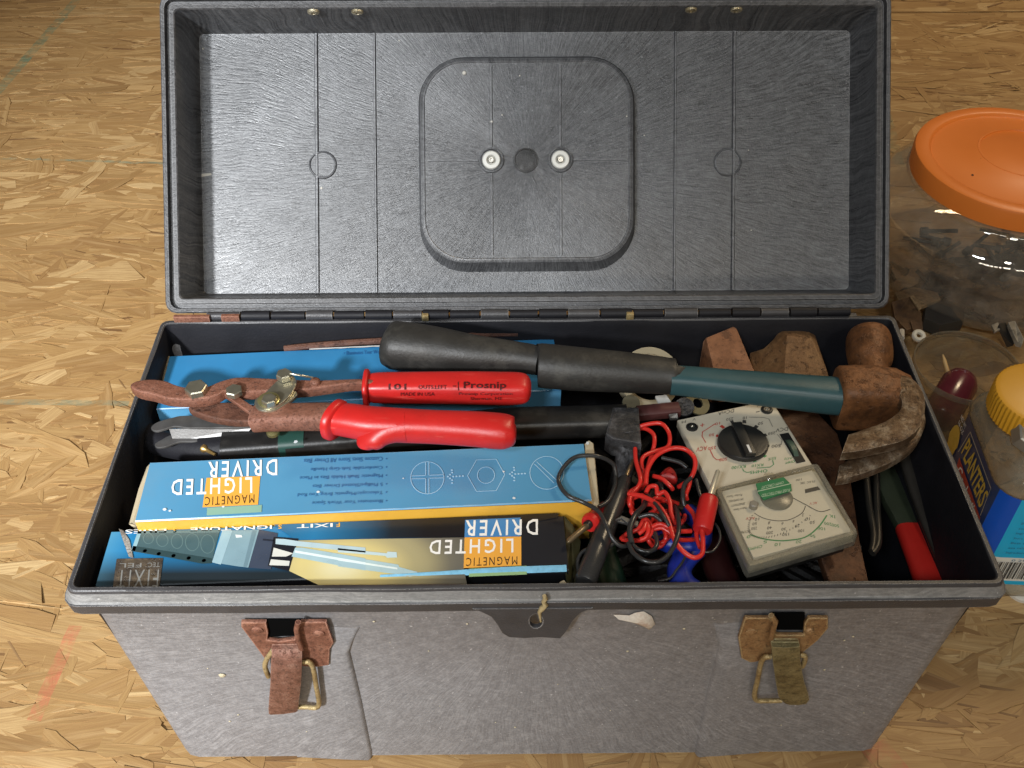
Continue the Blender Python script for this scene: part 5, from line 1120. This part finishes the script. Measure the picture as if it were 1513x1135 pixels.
# square peanut jar
zt = .118
a, b_ = P(1423, 588, zt), P(1478, 737, zt); dy = a.y-b_.y
ey = Vector((a.x-b_.x, a.y-b_.y, 0)); sd = ey.length; ey.normalize(); ex = Vector((ey.y, -ey.x, 0)); sd = .100
N = Frame((b_.x, b_.y, 0), ex, ey)      # front-left corner at the label top
pj = thing('peanut_jar', 'square clear peanut jar with a dark blue and cyan label and yellow cap', 'jar', N(sd/2, sd/2))
def sq(ins, z, r, n=6): return [N(x, y, z) for x, y in rr(ins, sd-ins, ins, sd-ins, r, n)]
M_PJ = clear('scuffed_jar_plastic', (.86, .84, .77), .10, .08, .62, (.33, .30, .235))
m = MB(); m.loft([sq(.006, .001, .018), sq(.001, .006, .020), sq(.0004, .014, .020), sq(.0016, .016, .020), sq(.0016, zt-.002, .020), sq(.0002, zt, .020), sq(.0012, zt+.008, .022), sq(.006, zt+.018, .026), sq(.016, zt+.026, .030), sq(.024, zt+.029, .024)], True, False); m.build('jar_wall', M_PJ, pj, 50)
yc = N(sd/2, sd/2); yc = P(1541, 588, zt+.045); lx = (yc-N.o).dot(ex); ly = (yc-N.o).dot(ey)
m = MB(); m.lathe(N, [(.026, zt+.027), (.026, zt+.034)], 40, lx, ly, False, False); m.build('neck', M_PJ, pj, 50)
M_YC = plain('yellow_cap_plastic', (.60, .30, .02), .4, var=.08, bump=.05)
m = MB(); rc = .0325; rgs = []
for r, h in ((rc, zt+.030), (rc, zt+.046), (rc-.001, zt+.048), (rc-.004, zt+.049), (.0005, zt+.049)):
    rgs.append([N(lx+(r+(.0003 if k % 2 else -.0003)*(r > rc-.002))*math.cos(2*math.pi*k/120), ly+(r+(.0003 if k % 2 else -.0003)*(r > rc-.002))*math.sin(2*math.pi*k/120), h) for k in range(120)])
m.loft(rgs, False, True); m.build('cap', M_YC, pj, 30)
# label wraps the left and front faces
lz0, lz1 = .020, zt-.003
M_LBL = plain('navy_label', (.022, .045, .12), .4, var=.1); M_LBB = plain('royal_blue_label', (.003, .085, .52), .35, var=.05); M_CYN = plain('cyan_label', (.006, .42, .72), .35, var=.05); M_LWH = plain('white_label', (.72, .72, .66), .4, var=.04)
def wrap(z0, z1, off, sel): return [[p for i, p in enumerate([N(x, y, z) for x, y in rr(-off+.0016, sd+off-.0016, -off+.0016, sd+off-.0016, .020, 6)]) if sel(i)] for z in (z0, z1)]
# outline order: corner (x1,y1) 0-6, (x0,y1) 7-13, (x0,y0) 14-20, (x1,y0) 21-27
m = MB(); m.loft(wrap(lz0, lz1, .0003, lambda i: 8 <= i <= 16), False, False, closed=False); lab = m.build('side_label', M_LBL, pj, 50)
m = MB(); m.loft(wrap(lz0, lz1, .0003, lambda i: 16 <= i <= 19), False, False, closed=False); m.build('corner_label', M_LBB, pj, 50)
m = MB(); m.loft(wrap(.052, lz1, .0003, lambda i: 19 <= i <= 26), False, False, closed=False); cy_ = m.build('front_label', M_CYN, pj, 50)
m = MB(); m.loft(wrap(.0245, .052, .0003, lambda i: 19 <= i <= 26), False, False, closed=False); bcl = m.build('barcode_panel', M_LWH, pj, 50)
m = MB(); m.loft(wrap(lz0, .0245, .0003, lambda i: 19 <= i <= 26), False, False, closed=False); m.build('label_foot', M_CYN, pj, 50)
SFc = Frame(N(.0010, sd), -ey, (0, 0, 1))    # left face, x runs towards the viewer, y up
m = MB(); m.add([SFc(x, y, .0004) for x, y in ((.040, .040), (.096, .040), (.088, .0825), (.030, .0825))], [[0, 1, 2, 3]]); m.build('red_banner', plain('label_red', (.42, .03, .025), .4), lab, 0)
m = MB(); stroke(m, SFc, [(.026, .084), (.030, .110), (.084, .110), (.087, .084)], .0008, .0005); m.build('label_frame', ink('label_cream', (.55, .5, .36)), lab, 0)
m = MB(); letter(m, SFc, 'PLANTERS', (.030, .0875), (.083, .0860), (.032, .1065), .0006, .018, px=False); m.build('yellow_lettering', ink('label_yellow', (.65, .45, .05)), lab, 0)['kind'] = 'stuff'
m = MB(); letter(m, SFc, 'Cocktail', (.036, .070), (.076, .070), (.036, .0815), .0007, .006, px=False); letter(m, SFc, 'PEANUTS', (.036, .058), (.076, .058), (.036, .067), .0007, .01, px=False)
letter(m, SFc, 'NET WT', (.010, .104), (.022, .104), (.010, .108), .0007, 0, px=False); letter(m, SFc, '16 OZ', (.010, .098), (.022, .098), (.010, .102), .0007, 0, px=False)
m.build('white_lettering', M_WINK, lab, 0)['kind'] = 'stuff'
m = MB(); slab(SFc, [[(.013+.0095*math.cos(k*math.pi/12)*(1 if math.sin(k*math.pi/12) > 0 else .8), .080+.017*math.sin(k*math.pi/12)) for k in range(24)]], .0005, 0, 0, m); m.build('yellow_badge', ink('badge_yellow', (.62, .40, .05)), lab, 0)
FFc = Frame(N(0, .0010), ex, (0, 0, 1))
m = MB(); x = .021; rg = random.Random(3)
while x < .078:
    w = rg.choice((.0004, .0004, .0008, .0012)); m.add([FFc(q, h_, .0004) for q, h_ in ((x, .0275), (x+w, .0275), (x+w, .0475), (x, .0475))], [[0, 1, 2, 3]]); x += w+rg.choice((.0004, .0006, .0010))
m.build('bars', ink('bar_black', (.03, .03, .03)), bcl, 0)['kind'] = 'stuff'
m = MB(); rg = random.Random(9)
for r_ in range(10):
    y = .057+r_*.0055
    letter(m, FFc, ('Ingredients: peanuts, vegetable oil', 'sea salt. May contain tree nuts', 'Best when used by date on lid', 'Store tightly closed in a cool place')[r_ % 4], (.023, y), (.075-.012*rg.random(), y), (.023, y+.0028), .0004, 0, px=False)
letter(m, FFc, '0 29000 07325 7', (.03, .0486), (.07, .0486), (.03, .0510), .0004, 0, px=False)
m.build('small_print', ink('print_blue', (.01, .15, .32)), cy_, 0)['kind'] = 'stuff'
# hex nut on the shoulder
hn = P(1517, 648, zt+.030); HNF = Frame(hn, ex+Vector((0, 0, -.25)), ey+Vector((0, 0, .35)))
m = MB(); r_ = .0135
def hx(r, h, n=24, six=True): return [HNF(r*(1 if not six else 1/max(abs(math.cos((a-math.pi/6) % (math.pi/3)-math.pi/6)), .5)*.866)*math.cos(a), r*(1 if not six else 1/max(abs(math.cos((a-math.pi/6) % (math.pi/3)-math.pi/6)), .5)*.866)*math.sin(a), h) for a in [2*math.pi*k/n for k in range(n)]]
m.loft([hx(r_*.55, 0, six=False), hx(r_, .0), hx(r_, .009), hx(r_*.9, .010), hx(r_*.55, .010, six=False), hx(r_*.55, 0, six=False)], False, False)
tag(m.build('hex_nut', plain('galvanised_steel', (.40, .39, .35), .45, .7, var=.2), None, 30), 'big grey hex nut leaning against the yellow cap', 'nut')
# washer and scraps behind
wq = P(1357, 497, .030)
WQ = Frame(wq, (1, 0, .1), (0, 1, .5)); m = MB(); m.lathe(WQ, [(.0020, 0), (.0062, 0), (.0062, .002), (.0050, .0032), (.0028, .0032), (.0020, .002), (.0020, 0)], 24, 0, 0, False, False); tag(m.build('nylon_washer', plain('nylon_grommet', (.60, .58, .50), .4), None, 40), 'small white nylon grommet by the toolbox back corner', 'grommet')
M_WSC = rust('brown_scrap', (.05, .024, .012), (.13, .07, .03), (.24, .15, .07), .7, 0, 40); M_TSC = rust('tan_scrap', (.16, .10, .05), (.30, .20, .10), (.42, .29, .15), .7, 0, 50); M_DSC = plain('black_scrap', (.03, .027, .022), .6, var=.3, bump=.2); M_GSC = rust('grey_scrap', (.14, .12, .09), (.26, .23, .18), (.40, .37, .30), .6, 0, 40)
def scrap(pts, z0, z1, m_, lab, cat, nm, th=.005):
    q = [P(u, v, z0+(z1-z0)*k/(len(pts)-1)) for k, (u, v) in enumerate(pts)]
    return tag(MB().loft([[p-Vector((0, 0, th)) for p in q], q]).build(nm, m_, None, 0, bevel=.0006), lab, cat)
scrap([(1322, 432), (1350, 424), (1385, 432), (1390, 442), (1362, 452), (1330, 448)], .020, .028, M_TSC, 'tan wood scrap under the left edge of the round jar', 'wood scrap', 'wood_scrap')
scrap([(1318, 446), (1345, 438), (1360, 455), (1362, 480), (1340, 488), (1322, 470)], .034, .026, M_WSC, 'dark brown curled scrap behind the toolbox back corner', 'scrap', 'bark_scrap')
scrap([(1368, 450), (1398, 442), (1424, 452), (1425, 472), (1390, 480), (1366, 470)], .022, .020, M_DSC, 'flat black block in front of the round jar', 'block', 'black_block', .014)
scrap([(1345, 438), (1350, 436), (1362, 455), (1358, 458)], .036, .034, M_TSC, 'thin pale splinter lying on the curled brown scrap', 'splinter', 'splinter', .002)
scrap([(1345, 474), (1362, 470), (1364, 486), (1350, 490)], .030, .030, M_WSC, 'small rust-brown chip above the white grommet', 'chip', 'wood_chip', .004)
scrap([(1476, 478), (1486, 476), (1500, 505), (1490, 508)], .060, .040, M_DSC, 'dark slat leaning behind the tub', 'slat', 'lath')
scrap([(1490, 476), (1500, 474), (1513, 500), (1511, 508), (1503, 506)], .060, .050, M_GSC, 'grey pale slat beside the dark slat at the picture edge', 'slat', 'pale_lath')
scrap([(1465, 480), (1475, 476), (1478, 486), (1470, 490)], .055, .055, M_GSC, 'small pale crumpled scrap by the tub rim', 'scrap', 'plastic_scrap', .003)
c = P(1332, 500, .06); MB_ = MB(); MB_.tube([c, c+Vector((.004, .012, -.002))], .0026, 8); tag(MB_.build('white_peg', plain('dull_white', (.45, .43, .38), .5), None, 40), 'tiny off-white peg touching the toolbox back right corner', 'peg')
q = P(1512, 866, .004); MB_ = MB(); MB_.lathe(HF(.0), [(.0135, .0), (.0135, .003), (.0115, .0045), (.0005, .0045)], 28, q.x, q.y); tag(MB_.build('white_disc', plain('chalk_white', (.60, .58, .52), .5), None, 40), 'white plastic disc on the board at the foot of the peanut jar', 'disc')

# pile of dark tools that carries everything on top
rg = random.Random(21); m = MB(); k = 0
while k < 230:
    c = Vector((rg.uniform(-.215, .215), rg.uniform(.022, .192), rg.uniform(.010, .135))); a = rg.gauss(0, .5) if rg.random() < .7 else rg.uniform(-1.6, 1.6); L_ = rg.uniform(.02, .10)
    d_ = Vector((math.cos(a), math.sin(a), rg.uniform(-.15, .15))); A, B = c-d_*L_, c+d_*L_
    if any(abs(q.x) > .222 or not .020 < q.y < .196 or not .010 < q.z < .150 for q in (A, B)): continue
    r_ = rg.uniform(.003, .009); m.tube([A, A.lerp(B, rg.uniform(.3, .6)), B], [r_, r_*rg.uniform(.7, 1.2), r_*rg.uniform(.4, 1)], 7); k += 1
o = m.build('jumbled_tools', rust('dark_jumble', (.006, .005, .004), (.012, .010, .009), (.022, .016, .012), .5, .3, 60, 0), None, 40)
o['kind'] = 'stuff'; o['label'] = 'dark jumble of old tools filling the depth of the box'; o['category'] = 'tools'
# specks of paint and plaster stuck to the lid
m = MB()
for u, v, r in ((686, 108, .0016), (726, 180, .0013), (475, 278, .0010), (768, 112, .0006), (742, 170, .0006), (926, 172, .0006), (952, 200, .0005), (1106, 222, .0005), (1110, 340, .0006), (590, 60, .0006), (640, 30, .0008), (300, 72, .0007)):
    x, y = lp(u, v, BH); fr = LP; hh = BH+.0002 if 625 < u < 930 and 95 < v < 380 else 0
    if not hh: x, y = lp(u, v)
    m.lathe(fr, [(r, hh), (r*.7, hh+r*.5), (.0002, hh+r*.6)], 7, x, y, False)
q = [lp(294, 257), lp(312, 256), lp(313, 259), lp(296, 262)]; m.add([LP(*p, .0003) for p in q], [[0, 1, 2, 3]])
o = m.build('paint_specks', plain('plaster_white', (.55, .53, .48), .7), lid, 0); o['kind'] = 'stuff'
m = MB(); rg = random.Random(4)
for k in range(34):
    x, y = rg.uniform(-.21, .21), rg.uniform(.03, .18); r = rg.uniform(.0003, .0009)
    m.lathe(FF, [(r, 0), (r*.6, r*.4), (.0001, r*.5)], 6, x, y, False)
x, y = fp(328, 998); m.lathe(FF, [(.0022, 0), (.0012, .0008), (.0002, .001)], 7, x, y, False)
o = m.build('grit_specks', plain('grit', (.50, .44, .30), .7, var=.4), box, 0); o['kind'] = 'stuff'
